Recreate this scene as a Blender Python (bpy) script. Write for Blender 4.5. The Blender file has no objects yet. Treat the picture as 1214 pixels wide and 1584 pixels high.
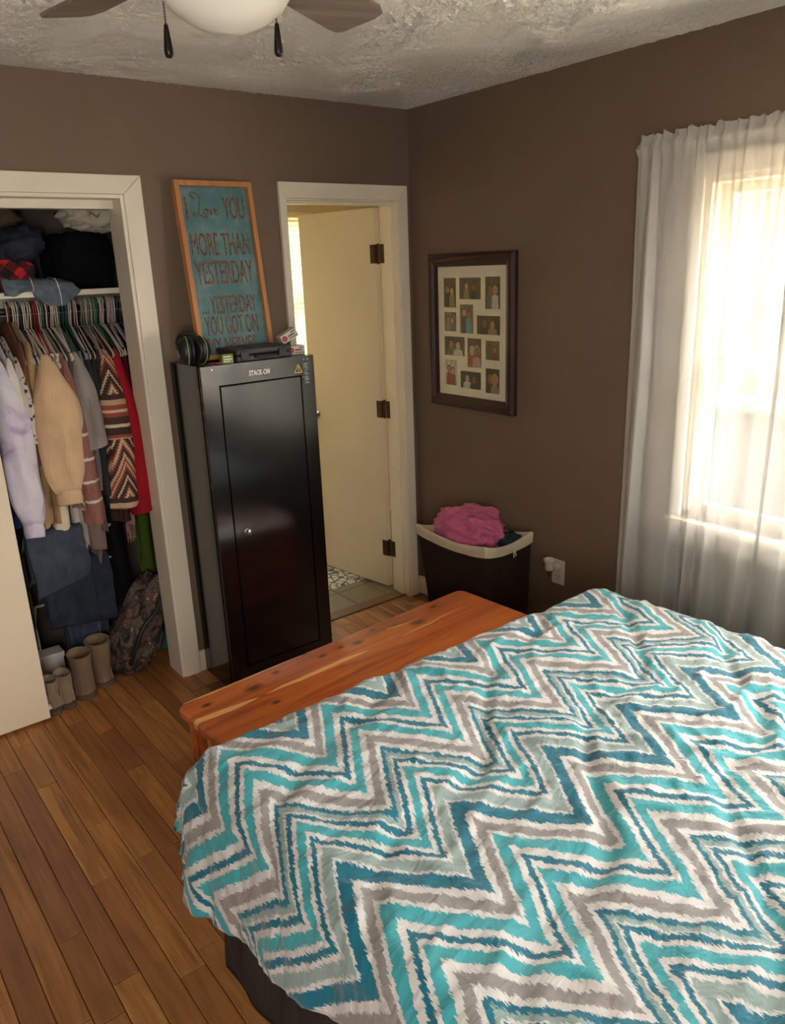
import bpy, bmesh, math, random
from mathutils import Vector, Matrix, noise, Euler

random.seed(11)
PI = math.pi
SC = bpy.context.scene
COL = SC.collection

# ------------------------------------------------------------------ camera
def look_basis(yaw, pitch, roll):
    rz = Matrix.Rotation(yaw, 3, 'Z')
    f = rz @ Vector((0, math.cos(pitch), math.sin(pitch)))
    r = rz @ Vector((1, 0, 0))
    u = r.cross(f)
    c, s = math.cos(roll), math.sin(roll)
    return c * r + s * u, -s * r + c * u, f
cam_data = bpy.data.cameras.new('camera')
cam = bpy.data.objects.new('camera', cam_data)
COL.objects.link(cam)
_r, _u, _f = look_basis(-0.6568, -0.3046, -0.0390)
m = Matrix((_r, _u, -_f)).transposed().to_4x4()
m.translation = Vector((-2.5892, -3.1252, 1.7474))
cam.matrix_world = m
cam_data.sensor_fit = 'VERTICAL'
cam_data.sensor_height = 24.0
cam_data.lens = 24.0 * 1212.2 / 1584.0
cam_data.clip_start = 0.02
cam_data.clip_end = 200
SC.camera = cam

# ------------------------------------------------------------------ world, sun, window portals, exposure
world = bpy.data.worlds.new('daylight')
SC.world = world
world.use_nodes = True
bg = world.node_tree.nodes['Background']
bg.inputs['Color'].default_value = (1.0, 0.975, 0.94, 1)
bg.inputs['Strength'].default_value = 9.0

sun_data = bpy.data.lights.new('sun', 'SUN')
sun_data.energy = 14.0
sun_data.color = (1.0, 0.93, 0.80)
sun_data.angle = 0.01
sun = bpy.data.objects.new('sun', sun_data)
COL.objects.link(sun)
sun.location = (-6, 4, 12)
sun.rotation_euler = Vector((0.35, -0.02, -0.94)).to_track_quat('-Z', 'Y').to_euler()

def portal(name, loc, rot, sx, sy):
    d = bpy.data.lights.new(name, 'AREA')
    d.shape = 'RECTANGLE'
    d.size, d.size_y = sx, sy
    d.cycles.is_portal = True
    o = bpy.data.objects.new(name, d)
    COL.objects.link(o)
    o.location = loc
    o.rotation_euler = rot
    return o
portal('window_portal', (0.14, -2.00, 1.40), (0, math.radians(90), 0), 1.25, 0.95)
portal('added_side_window_portal', (0.14, -2.98, 1.40), (0, math.radians(90), 0), 1.25, 0.95)  # samples sky through the added side window
portal('added_rear_window_portal', (-3.06, -3.86, 1.475), (math.radians(90), 0, 0), 0.75, 1.2)  # samples sky through the added rear window
portal('bath_window_portal', (-0.25, 1.50, 1.50), (math.radians(-90), 0, 0), 1.1, 1.2)

SC.view_settings.view_transform = 'Standard'
SC.view_settings.look = 'None'
SC.view_settings.gamma = 1.0
SC.view_settings.use_curve_mapping = False
SC.view_settings.exposure = 1.85
SC.cycles.use_denoising = True
SC.cycles.max_bounces = 12
SC.cycles.diffuse_bounces = 7
SC.cycles.transparent_max_bounces = 16
SC.cycles.caustics_reflective = False
SC.cycles.sample_clamp_indirect = 8.0

# ------------------------------------------------------------------ mesh helpers
ORG = {}

class MB:
    def __init__(self):
        self.v, self.f, self.mi, self.uv = [], [], [], {}
    def add(self, vs, fs, mi=0):
        b = len(self.v)
        self.v += [Vector(p) for p in vs]
        for q in fs:
            self.f.append([b + i for i in q])
            self.mi.append(mi)
        return self
    def box(self, x0, x1, y0, y1, z0, z1, mi=0, M=None):
        vs = [Vector((x, y, z)) for z in (z0, z1) for y in (y0, y1) for x in (x0, x1)]
        if M is not None:
            vs = [M @ p for p in vs]
        return self.add(vs, [(0, 2, 3, 1), (4, 5, 7, 6), (0, 1, 5, 4), (2, 6, 7, 3), (0, 4, 6, 2), (1, 3, 7, 5)], mi)
    def loft(self, rings, mi=0, cap=True, closed=False):
        n = len(rings[0])
        vs = [p for r in rings for p in r]
        fs = []
        k = len(rings)
        for i in range(k if closed else k - 1):
            a, b = i * n, ((i + 1) % k) * n
            for j in range(n):
                fs.append((a + j, a + (j + 1) % n, b + (j + 1) % n, b + j))
        if cap and not closed:
            fs.append(tuple(reversed(range(n))))
            fs.append(tuple((k - 1) * n + j for j in range(n)))
        return self.add(vs, fs, mi)
    def tube(self, pts, r, n=8, mi=0, closed=False):
        pts = [Vector(p) for p in pts]
        rings = []
        k = len(pts)
        ref = None
        for i, p in enumerate(pts):
            if closed:
                t = pts[(i + 1) % k] - pts[i - 1]
            else:
                t = pts[min(i + 1, k - 1)] - pts[max(i - 1, 0)]
            t.normalize()
            if ref is None:
                ref = Vector((0, 0, 1)) if abs(t.z) < 0.9 else Vector((1, 0, 0))
            s = t.cross(ref)
            if s.length < 1e-4:
                s = t.cross(Vector((0.3, 0.9, 0.2)))
            s.normalize()
            w = s.cross(t).normalized()
            ref = w
            rr = r[i] if isinstance(r, (list, tuple)) else r
            rings.append([p + rr * (math.cos(2 * PI * j / n) * s + math.sin(2 * PI * j / n) * w) for j in range(n)])
        return self.loft(rings, mi, True, closed)
    def lathe(self, prof, c=(0, 0, 0), n=24, mi=0, M=None, cap=True):
        c = Vector(c)
        rings = []
        for r, z in prof:
            ring = []
            for j in range(n):
                p = Vector((r * math.cos(2 * PI * j / n), r * math.sin(2 * PI * j / n), z))
                if M is not None:
                    p = M @ p
                ring.append(c + p)
            rings.append(ring)
        return self.loft(rings, mi, cap)
    def prism(self, poly, depth, M, mi=0):
        n = len(poly)
        a = [M @ Vector((x, y, 0)) for x, y in poly]
        b = [M @ Vector((x, y, depth)) for x, y in poly]
        fs = [tuple(reversed(range(n))), tuple(range(n, 2 * n))]
        for j in range(n):
            fs.append((j, (j + 1) % n, n + (j + 1) % n, n + j))
        return self.add(a + b, fs, mi)
    def grid(self, nu, nv, fn, mi=0, uvfn=None):
        b = len(self.v)
        vs = [fn(i / nu, j / nv) for j in range(nv + 1) for i in range(nu + 1)]
        fs = []
        for j in range(nv):
            for i in range(nu):
                a = j * (nu + 1) + i
                fs.append((a, a + 1, a + nu + 2, a + nu + 1))
        self.add(vs, fs, mi)
        if uvfn:
            for j in range(nv + 1):
                for i in range(nu + 1):
                    self.uv[b + j * (nu + 1) + i] = uvfn(i / nu, j / nv)
        return self
    def build(self, name, mats, parent=None, smooth=False, bevel=0.0, seg=2, fix=True, angle=None, local=False):
        off = Vector((0, 0, 0)) if local else ORG.get(parent.name if parent else None, Vector((0, 0, 0)))
        me = bpy.data.meshes.new(name)
        if parent is None and not local:
            xs = [p.x for p in self.v]; ys = [p.y for p in self.v]; zs = [p.z for p in self.v]
            off = Vector(((min(xs) + max(xs)) / 2, (min(ys) + max(ys)) / 2, min(zs)))
        me.from_pydata([tuple(p - off) for p in self.v], [], self.f)
        if not isinstance(mats, (list, tuple)):
            mats = [mats]
        for mt in mats:
            me.materials.append(mt)
        me.polygons.foreach_set('material_index', self.mi)
        if self.uv:
            lay = me.uv_layers.new(name='UVMap')
            for lp in me.loops:
                lay.data[lp.index].uv = self.uv.get(lp.vertex_index, (0, 0))
        if fix or bevel:
            bm = bmesh.new()
            bm.from_mesh(me)
            if fix:
                bmesh.ops.recalc_face_normals(bm, faces=bm.faces)
            if bevel:
                es = [e for e in bm.edges if len(e.link_faces) == 2 and e.calc_face_angle(0) > 0.5]
                bmesh.ops.bevel(bm, geom=es, offset=bevel, segments=seg, profile=0.6, affect='EDGES')
            bm.to_mesh(me)
            bm.free()
        if smooth:
            me.polygons.foreach_set('use_smooth', [True] * len(me.polygons))
            if angle:
                me.set_sharp_from_angle(angle=angle)
        o = bpy.data.objects.new(name, me)
        COL.objects.link(o)
        if parent is not None:
            o.parent = parent
        elif not local:
            o.location = off
        ORG[o.name] = off
        return o

def tag(o, label=None, cat=None, group=None, kind=None):
    if label: o['label'] = label
    if cat: o['category'] = cat
    if group: o['group'] = group
    if kind: o['kind'] = kind
    return o
def thing(name, loc, label, cat, group=None, kind=None, rz=0.0):
    o = bpy.data.objects.new(name, None)
    COL.objects.link(o)
    o.empty_display_size = 0.05
    o.location = loc
    o.rotation_euler = (0, 0, rz)
    ORG[o.name] = Vector(loc) if not rz else Vector((0, 0, 0))
    return tag(o, label, cat, group, kind)
def struct(o, label=None):
    return tag(o, label, None, None, 'structure')
def nz(x, y, z=0.0):
    return noise.noise(Vector((x, y, z)))
def fbm(x, y, z=0.0, o=4):
    return noise.fractal(Vector((x, y, z)), 1.0, 2.0, o)

# ------------------------------------------------------------------ materials
def lin(c):
    out = []
    for k in c[:3]:
        k = k / 255.0
        out.append(k / 12.92 if k <= 0.04045 else ((k + 0.055) / 1.055) ** 2.4)
    return (out[0], out[1], out[2], 1.0)
class NT:
    def __init__(self, name):
        self.m = bpy.data.materials.new(name)
        self.m.use_nodes = True
        self.t = self.m.node_tree
        self.p = self.t.nodes['Principled BSDF']
        self.out = self.t.nodes['Material Output']
    def n(self, typ, **kw):
        nd = self.t.nodes.new(typ)
        for k, val in kw.items():
            if k.startswith('i_'):
                key = k[2:]
                key = int(key) if key.isdigit() else key.replace('_', ' ')
                self.put(nd.inputs[key], val)
            else:
                setattr(nd, k, val)
        return nd
    def put(self, sock, val):
        if isinstance(val, bpy.types.NodeSocket):
            self.t.links.new(val, sock)
        else:
            sock.default_value = val
    def math(self, op, a, b=0.0, c=None, clamp=False):
        nd = self.t.nodes.new('ShaderNodeMath')
        nd.operation = op
        nd.use_clamp = clamp
        self.put(nd.inputs[0], a)
        self.put(nd.inputs[1], b)
        if c is not None:
            self.put(nd.inputs[2], c)
        return nd.outputs[0]
    def mix(self, fac, a, b, blend='MIX'):
        nd = self.t.nodes.new('ShaderNodeMix')
        nd.data_type = 'RGBA'
        nd.blend_type = blend
        self.put(nd.inputs[0], fac)
        self.put(nd.inputs[6], a)
        self.put(nd.inputs[7], b)
        return nd.outputs[2]
    def ramp(self, fac, stops, interp='LINEAR'):
        nd = self.t.nodes.new('ShaderNodeValToRGB')
        cr = nd.color_ramp
        cr.interpolation = interp
        while len(cr.elements) < len(stops):
            cr.elements.new(0.5)
        for e, (p, c) in zip(cr.elements, stops):
            e.position = p
        for e, (p, c) in zip(cr.elements, stops):
            e.color = c if len(c) == 4 else (*c, 1)
        self.put(nd.inputs[0], fac)
        return nd.outputs[0]
    def noise(self, vec, scale, detail=3, rough=0.55, dist=0.0):
        nd = self.n('ShaderNodeTexNoise')
        if vec is not None:
            self.put(nd.inputs['Vector'], vec)
        nd.inputs['Scale'].default_value = scale
        nd.inputs['Detail'].default_value = detail
        nd.inputs['Roughness'].default_value = rough
        nd.inputs['Distortion'].default_value = dist
        return nd.outputs['Fac']
    def mapping(self, vec, scale=(1, 1, 1), loc=(0, 0, 0), rot=(0, 0, 0)):
        nd = self.n('ShaderNodeMapping')
        self.put(nd.inputs['Vector'], vec)
        nd.inputs['Scale'].default_value = scale
        nd.inputs['Location'].default_value = loc
        nd.inputs['Rotation'].default_value = rot
        return nd.outputs[0]
    def pos(self):
        return self.n('ShaderNodeNewGeometry').outputs['Position']
    def objc(self):
        return self.n('ShaderNodeTexCoord').outputs['Object']
    def xyz(self, vec):
        nd = self.n('ShaderNodeSeparateXYZ')
        self.put(nd.inputs[0], vec)
        return nd.outputs
    def bump(self, h, strength, dist=0.01):
        nd = self.n('ShaderNodeBump')
        nd.inputs['Strength'].default_value = strength
        nd.inputs['Distance'].default_value = dist
        self.put(nd.inputs['Height'], h)
        self.t.links.new(nd.outputs[0], self.p.inputs['Normal'])
    def base(self, c): self.put(self.p.inputs['Base Color'], c)
    def rough(self, r): self.put(self.p.inputs['Roughness'], r)

def plain(name, rgb, rough=0.6, metal=0.0, var=0.10, scale=12.0, bump=0.0, bscale=80.0, spec=0.5, sheen=0.0, detail=4):
    t = NT(name)
    c = lin(rgb)
    vec = t.objc()
    f = t.noise(vec, scale, detail)
    lo = tuple(k * (1 - var) for k in c[:3]) + (1,)
    hi = tuple(min(1, k * (1 + var)) for k in c[:3]) + (1,)
    t.base(t.ramp(f, [(0.25, lo), (0.75, hi)]))
    t.rough(rough)
    t.p.inputs['Metallic'].default_value = metal
    t.p.inputs['Specular IOR Level'].default_value = spec
    if sheen:
        t.p.inputs['Sheen Weight'].default_value = sheen
    if bump:
        t.bump(t.noise(vec, bscale, 3), bump, 0.004)
    return t.m

def cloth(name, rgb, var=0.12, rough=0.9, bump=0.35, bscale=240.0, scale=9.0):
    m_ = plain(name, rgb, rough, 0, var, scale, 0, bscale, 0.15, 0.15 if sum(rgb) > 330 else 0.0)
    q_ = NT.__new__(NT)
    q_.m, q_.t = m_, m_.node_tree
    q_.p = q_.t.nodes['Principled BSDF']
    v_ = q_.objc()
    folds = q_.noise(q_.mapping(v_, (22, 22, 6)), 1.0, 3, 0.5, 0.6)
    q_.bump(q_.math('ADD', q_.math('MULTIPLY', q_.noise(v_, bscale, 2), 0.10), folds), bump * 1.3, 0.02)
    return m_

M = {}
# painted wall, taupe brown with faint roller texture
t = NT('wall_paint')
v = t.pos()
f = t.noise(v, 1.3, 4)
t.base(t.ramp(f, [(0.3, lin((114, 95, 77))), (0.7, lin((121, 101, 82)))]))
t.rough(0.62)
h = t.math('ADD', t.noise(v, 190, 3), t.math('MULTIPLY', t.ramp(t.noise(v, 26, 4), [(0.62, (0, 0, 0)), (0.72, (1, 1, 1))]), 0.9))
t.bump(h, 0.22, 0.003)
M['wall'] = t.m
# ceiling: trowelled plaster with ridges
t = NT('ceiling_plaster')
v = t.pos()
warp = t.n('ShaderNodeVectorMath', operation='ADD')
nn = t.n('ShaderNodeTexNoise'); nn.inputs['Scale'].default_value = 9; t.put(nn.inputs['Vector'], v)
sc_ = t.n('ShaderNodeVectorMath', operation='SCALE'); sc_.inputs['Scale'].default_value = 0.12
t.put(sc_.inputs[0], nn.outputs['Color'])
t.put(warp.inputs[0], v); t.put(warp.inputs[1], sc_.outputs[0])
n1 = t.noise(warp.outputs[0], 46, 5, 0.62)
rid = t.math('SUBTRACT', 1.0, t.math('MULTIPLY', t.math('ABSOLUTE', t.math('SUBTRACT', n1, 0.5)), 9.0), clamp=True)
mask = t.ramp(t.noise(v, 3.1, 2), [(0.38, (0.12, 0.12, 0.12)), (0.62, (1, 1, 1))])
h = t.math('ADD', t.math('MULTIPLY', rid, mask), t.math('MULTIPLY', t.noise(v, 120, 3), 0.45))
t.base(t.mix(t.math('MULTIPLY', rid, 0.35), lin((240, 235, 227)), lin((248, 244, 238))))
t.rough(0.9)
t.bump(h, 0.7, 0.010)
M['ceiling'] = t.m
M['trim'] = plain('trim_paint', (232, 222, 202), 0.45, 0, 0.04, 6, 0.06, 60)
M['closetdoor'] = plain('closet_door_paint', (226, 208, 182), 0.5, 0, 0.03, 3, 0.04, 50)
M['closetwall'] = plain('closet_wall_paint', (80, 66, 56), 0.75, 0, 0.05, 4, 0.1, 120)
M['bathwall'] = plain('bath_wall_paint', (208, 196, 168), 0.6, 0, 0.04, 3, 0.05, 90)
M['bathdoor'] = plain('bath_door_paint', (218, 206, 182), 0.42, 0, 0.03, 2.5, 0.04, 60)
M['hinge'] = plain('hinge_bronze', (92, 70, 54), 0.42, 0.8, 0.35, 60)
M['bathtile'] = plain('bath_tile', (120, 112, 92), 0.35, 0, 0.12, 9)
M['grout'] = plain('tile_grout', (84, 78, 64), 0.9)
M['black_metal'] = None

# oak strip floor
t = NT('oak_plank')
at = t.n('ShaderNodeAttribute', attribute_name='rnd')
rnd = at.outputs['Fac']
v = t.pos()
off = t.n('ShaderNodeCombineXYZ'); t.put(off.inputs[0], t.math('MULTIPLY', rnd, 7.3)); t.put(off.inputs[1], t.math('MULTIPLY', rnd, 31.0))
va = t.n('ShaderNodeVectorMath', operation='ADD'); t.put(va.inputs[0], v); t.put(va.inputs[1], off.outputs[0])
vg = t.mapping(va.outputs[0], (34, 2.2, 8))
g1 = t.noise(vg, 1.0, 5, 0.62, 0.9)
g2 = t.noise(t.mapping(va.outputs[0], (170, 5, 20)), 1.0, 3, 0.6)
tone = t.ramp(rnd, [(0.0, lin((140, 90, 50))), (0.22, lin((164, 110, 58))), (0.5, lin((180, 122, 64))), (0.78, lin((196, 138, 74))), (1.0, lin((150, 96, 60)))])
c1 = t.mix(t.ramp(g1, [(0.35, (0, 0, 0)), (0.68, (0.75, 0.75, 0.75))]), tone, lin((116, 68, 36)))
c2 = t.mix(t.ramp(g2, [(0.55, (0, 0, 0)), (0.75, (0.35, 0.35, 0.35))]), c1, lin((74, 42, 24)))
wear = t.noise(v, 3.2, 4)
c3 = t.mix(t.math('MULTIPLY', t.ramp(wear, [(0.5, (0, 0, 0)), (0.75, (1, 1, 1))]), 0.3), c2, lin((92, 58, 36)))
t.base(c3)
t.rough(t.math('ADD', 0.26, t.math('MULTIPLY', g1, 0.22)))
t.bump(t.math('ADD', g1, t.math('MULTIPLY', g2, 0.5)), 0.10, 0.002)
M['oak'] = t.m
M['subfloor'] = plain('floor_joint', (44, 26, 16), 0.9)

# cedar chest
t = NT('cedar')
v = t.objc()
wv = t.mapping(v, (1.4, 16, 16))
g = t.noise(wv, 1.0, 5, 0.6, 0.7)
g2 = t.noise(t.mapping(v, (4, 120, 60)), 1.0, 3)
col = t.ramp(g, [(0.30, lin((126, 56, 22))), (0.46, lin((184, 92, 38))), (0.60, lin((202, 110, 48))), (0.75, lin((162, 74, 30)))])
col = t.mix(t.math('MULTIPLY', t.ramp(g2, [(0.5, (0, 0, 0)), (0.7, (1, 1, 1))]), 0.35), col, lin((110, 46, 20)))
# pale sapwood streaks along the boards
X = t.xyz(v)
wob = t.math('MULTIPLY', t.math('SUBTRACT', t.noise(t.mapping(v, (5.0, 0.5, 0.5)), 1.0, 5), 0.5), 0.030)
yy = t.math('ADD', X[1], wob)
def streak(xa, ya, xb, yb, w):
    k_ = (yb - ya) / (xb - xa)
    line = t.math('ADD', t.math('MULTIPLY', t.math('SUBTRACT', X[0], xa), k_), ya)
    d = t.math('ABSOLUTE', t.math('SUBTRACT', yy, line))
    mid, hl_ = (xa + xb) / 2, (xb - xa) / 2
    taper = t.math('SUBTRACT', 1.0, t.math('POWER', t.math('DIVIDE', t.math('ABSOLUTE', t.math('SUBTRACT', X[0], mid)), hl_), 3.0), clamp=True)
    return t.math('LESS_THAN', d, t.math('MULTIPLY', taper, w))
st = streak(-.70, .206, -.20, .200, .013)
for q_ in ((-.74, .082, -.42, .062, .013), (-.40, .063, .03, .058, .010), (.17, .055, .52, .078, .0035), (.17, .142, .27, .120, .003)):
    st = t.math('MAXIMUM', st, streak(*q_))
col = t.mix(st, col, lin((226, 166, 100)))
kw = t.math('MULTIPLY', t.math('SUBTRACT', t.noise(v, 34, 4), 0.5), 0.9)
kn = None
for kx, ky, kr in ((-.563, .137, .014), (-.402, .124, .022), (-.298, .158, .012), (-.400, -.003, .012), (-.156, .195, .010), (-.117, .14, .013), (-.034, .144, .010), (.030, .13, .018), (.134, .17, .010), (.295, .096, .026), (.433, .157, .014), (.214, .142, .008)):
    dx_ = t.math('DIVIDE', t.math('SUBTRACT', X[0], kx), kr * 1.5)
    dy_ = t.math('DIVIDE', t.math('SUBTRACT', X[1], ky), kr * 0.8)
    d = t.math('ADD', t.math('SQRT', t.math('ADD', t.math('MULTIPLY', dx_, dx_), t.math('MULTIPLY', dy_, dy_))), kw)
    m_ = t.math('SUBTRACT', 1.35, d, clamp=True)
    kn = m_ if kn is None else t.math('MAXIMUM', kn, m_)
col = t.mix(t.math('MULTIPLY', kn, 0.9), col, lin((66, 22, 14)))
t.base(col)
t.rough(0.34)
t.p.inputs['Coat Weight'].default_value = 0.15
t.p.inputs['Coat Roughness'].default_value = 0.2
t.bump(g2, 0.05, 0.002)
M['cedar'] = t.m

# comforter print: ikat chevrons, laid out in cloth metres
t = NT('chevron_print')
uv = t.n('ShaderNodeUVMap', uv_map='UVMap').outputs[0]
wx = t.math('MULTIPLY', t.math('SUBTRACT', t.noise(uv, 2.2, 2), 0.5), 0.05)
X = t.xyz(uv)
x_ = t.math('ADD', X[0], wx)
y_ = X[1]
fr = t.math('FRACT', t.math('DIVIDE', t.math('ADD', x_, 1.925 + 0.295 * 20), 0.295))
tri = t.math('MINIMUM', t.math('DIVIDE', fr, 0.60), t.math('DIVIDE', t.math('SUBTRACT', 1.0, fr), 0.40))
j1 = t.math('SUBTRACT', t.noise(t.mapping(uv, (130, 34, 1), rot=(0, 0, 0.35)), 1.0, 2, 0.6), 0.5)
j2 = t.math('SUBTRACT', t.noise(t.mapping(uv, (330, 60, 1), rot=(0, 0, 0.35)), 1.0, 2, 0.6), 0.5)
jag = t.math('ADD', t.math('MULTIPLY', j1, 0.028), t.math('MULTIPLY', j2, 0.036))
s = t.math('SUBTRACT', -2.0375, t.math('ADD', y_, t.math('ADD', t.math('MULTIPLY', tri, 0.205), jag)))
u = t.math('FRACT', t.math('ADD', t.math('DIVIDE', s, 0.645), 20.0))
WH, DT, AQ, GR, SG = lin((200, 195, 192)), lin((15, 100, 120)), lin((60, 150, 158)), lin((138, 131, 128)), lin((136, 153, 149))
seq = [(0.0, DT), (.052, WH), (.080, GR), (.118, WH), (.136, AQ), (.186, WH), (.216, DT), (.240, WH), (.262, AQ), (.304, WH), (.334, GR),
       (.374, WH), (.396, DT), (.418, SG), (.436, WH), (.446, DT), (.470, WH), (.490, AQ), (.528, WH), (.548, DT), (.570, WH), (.588, SG), (.632, WH)]
ra = t.ramp(u, [(p / 0.645, c) for p, c in seq], 'CONSTANT')
t.base(ra)
t.rough(0.75)
t.p.inputs['Sheen Weight'].default_value = 0.2
t.p.inputs['Specular IOR Level'].default_value = 0.3
cr1 = t.math('SUBTRACT', 1.0, t.math('MULTIPLY', t.math('ABSOLUTE', t.math('SUBTRACT', t.noise(t.mapping(uv, (9, 20, 1), rot=(0, 0, 0.25)), 1.0, 3, 0.55, 0.8), 0.5)), 6.0), clamp=True)
cr2 = t.math('SUBTRACT', 1.0, t.math('MULTIPLY', t.math('ABSOLUTE', t.math('SUBTRACT', t.noise(t.mapping(uv, (26, 44, 1), rot=(0, 0, -0.3)), 1.0, 3, 0.55, 0.6), 0.5)), 6.0), clamp=True)
hh = t.math('ADD', t.math('MULTIPLY', cr1, 0.9), t.math('ADD', t.math('MULTIPLY', cr2, 0.15), t.math('MULTIPLY', t.noise(uv, 24, 4, 0.55), 0.6)))
t.bump(hh, 0.24, 0.012)
M['chevron'] = t.m

# black enamel of the steel cabinet
t = NT('black_enamel')
v = t.objc()
t.base(t.ramp(t.noise(v, 3, 2), [(0.3, lin((9, 8, 8))), (0.7, lin((12, 11, 11)))]))
t.rough(t.math('ADD', 0.11, t.math('MULTIPLY', t.noise(v, 2, 2), 0.08)))
t.p.inputs['Specular IOR Level'].default_value = 1.0
t.bump(t.noise(v, 3, 2), 0.03, 0.01)
M['enamel'] = t.m
M['gap'] = plain('dark_gap', (6, 6, 6), 0.9)
M['chrome'] = plain('chrome', (205, 205, 205), 0.15, 1.0, 0.05)
M['black_plastic'] = plain('black_plastic', (26, 25, 26), 0.45, 0, 0.15, 30, 0.1, 200)
M['case_plastic'] = plain('case_plastic', (46, 44, 46), 0.42, 0, 0.12, 30, 0.1, 300)
M['white_plastic'] = plain('white_plastic', (214, 206, 196), 0.4, 0, 0.03)
M['white_print'] = plain('white_print', (232, 230, 226), 0.5, 0, 0.03)
M['yellow_print'] = plain('yellow_print', (212, 190, 66), 0.5, 0, 0.05)
M['sticker'] = plain('worn_sticker', (150, 166, 152), 0.7, 0, 0.5, 160, detail=6)
# sheer curtain
t = NT('sheer_fabric')
v = t.objc()
t.t.nodes.remove(t.p)
weave = t.noise(t.mapping(v, (60, 420, 420)), 1.0, 2)
tr = t.n('ShaderNodeBsdfTransparent'); tr.inputs[0].default_value = (1, 1, 1, 1)
tl = t.n('ShaderNodeBsdfTranslucent'); tl.inputs[0].default_value = lin((104, 101, 97))
df = t.n('ShaderNodeBsdfDiffuse'); df.inputs[0].default_value = lin((250, 247, 242))
mx = t.n('ShaderNodeMixShader'); mx.inputs[0].default_value = 0.58
t.t.links.new(tl.outputs[0], mx.inputs[1]); t.t.links.new(df.outputs[0], mx.inputs[2])
lw = t.n('ShaderNodeLayerWeight'); lw.inputs['Blend'].default_value = 0.35
opa = t.math('ADD', t.math('MULTIPLY', lw.outputs['Facing'], 0.28), t.math('ADD', 0.66, t.math('MULTIPLY', weave, 0.10)), clamp=True)
mx2 = t.n('ShaderNodeMixShader'); t.put(mx2.inputs[0], opa)
t.t.links.new(tr.outputs[0], mx2.inputs[1]); t.t.links.new(mx.outputs[0], mx2.inputs[2])
t.t.links.new(mx2.outputs[0], t.out.inputs['Surface'])
M['sheer'] = t.m
# window glass: thin pane
t = NT('window_glass')
t.t.nodes.remove(t.p)
tr = t.n('ShaderNodeBsdfTransparent'); tr.inputs[0].default_value = (0.97, 0.98, 0.97, 1)
gl = t.n('ShaderNodeBsdfGlossy'); gl.inputs['Roughness'].default_value = 0.02
mx = t.n('ShaderNodeMixShader'); mx.inputs[0].default_value = 0.05
t.t.links.new(tr.outputs[0], mx.inputs[1]); t.t.links.new(gl.outputs[0], mx.inputs[2])
t.t.links.new(mx.outputs[0], t.out.inputs['Surface'])
M['glass'] = t.m
# translucent blind slat
t = NT('blind_slat')
t.t.nodes.remove(t.p)
tl = t.n('ShaderNodeBsdfTranslucent'); tl.inputs[0].default_value = lin((204, 196, 170))
df = t.n('ShaderNodeBsdfDiffuse'); df.inputs[0].default_value = lin((240, 232, 200))
mx = t.n('ShaderNodeMixShader'); mx.inputs[0].default_value = 0.35
t.t.links.new(tl.outputs[0], mx.inputs[1]); t.t.links.new(df.outputs[0], mx.inputs[2])
t.t.links.new(mx.outputs[0], t.out.inputs['Surface'])
M['slat'] = t.m
M['bowl'] = plain('frosted_glass', (232, 226, 214), 0.35, 0, 0.02)
M['blade'] = None
t = NT('grey_blade_wood')
v = t.objc()
g = t.noise(t.mapping(v, (3, 44, 10)), 1.0, 4, 0.6, 0.6)
t.base(t.ramp(g, [(0.3, lin((86, 74, 66))), (0.7, lin((134, 120, 108)))]))
t.rough(0.5)
M['blade'] = t.m
M['bronze'] = plain('dark_bronze', (34, 28, 25), 0.35, 0.6, 0.2)
M['chain'] = plain('chain_metal', (96, 86, 74), 0.35, 0.9)

# ================================================================== the room
XL, YR, H = -3.75, -3.72, 2.44       # left wall, rear wall, ceiling height
# ---- floor: sub-floor slab with every strip of oak laid on it
fl = struct(MB().box(XL - .1, 0.1, YR - .1, 0.68, -0.10, -0.012).build('floor', M['subfloor']), 'strip oak floor in warm honey brown')
ORG['floor'] = Vector(fl.location)
PW = 0.072
def plank_mb(mb, x0, x1, y0, y1):
    g = 0.0009
    e = 0.0022
    a = [(x0 + g, y0 + g), (x1 - g, y0 + g), (x1 - g, y1 - g), (x0 + g, y1 - g)]
    b = [(x0 + g + e, y0 + g + e), (x1 - g - e, y0 + g + e), (x1 - g - e, y1 - g - e), (x0 + g + e, y1 - g - e)]
    vs = [(x, y, -0.012) for x, y in a] + [(x, y, -e * .6) for x, y in a] + [(x, y, 0) for x, y in b]
    fs = [(3, 2, 1, 0), (8, 9, 10, 11)]
    for k in range(4):
        n = (k + 1) % 4
        fs += [(k, n, 4 + n, 4 + k), (4 + k, 4 + n, 8 + n, 8 + k)]
    mb.add(vs, fs)
def rnd_attr(o, vals):
    a = o.data.attributes.new('rnd', 'FLOAT', 'FACE')
    a.data.foreach_set('value', vals)
prng = random.Random(5)
rest, rest_vals, nplank = MB(), [], 0
x = XL
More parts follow.
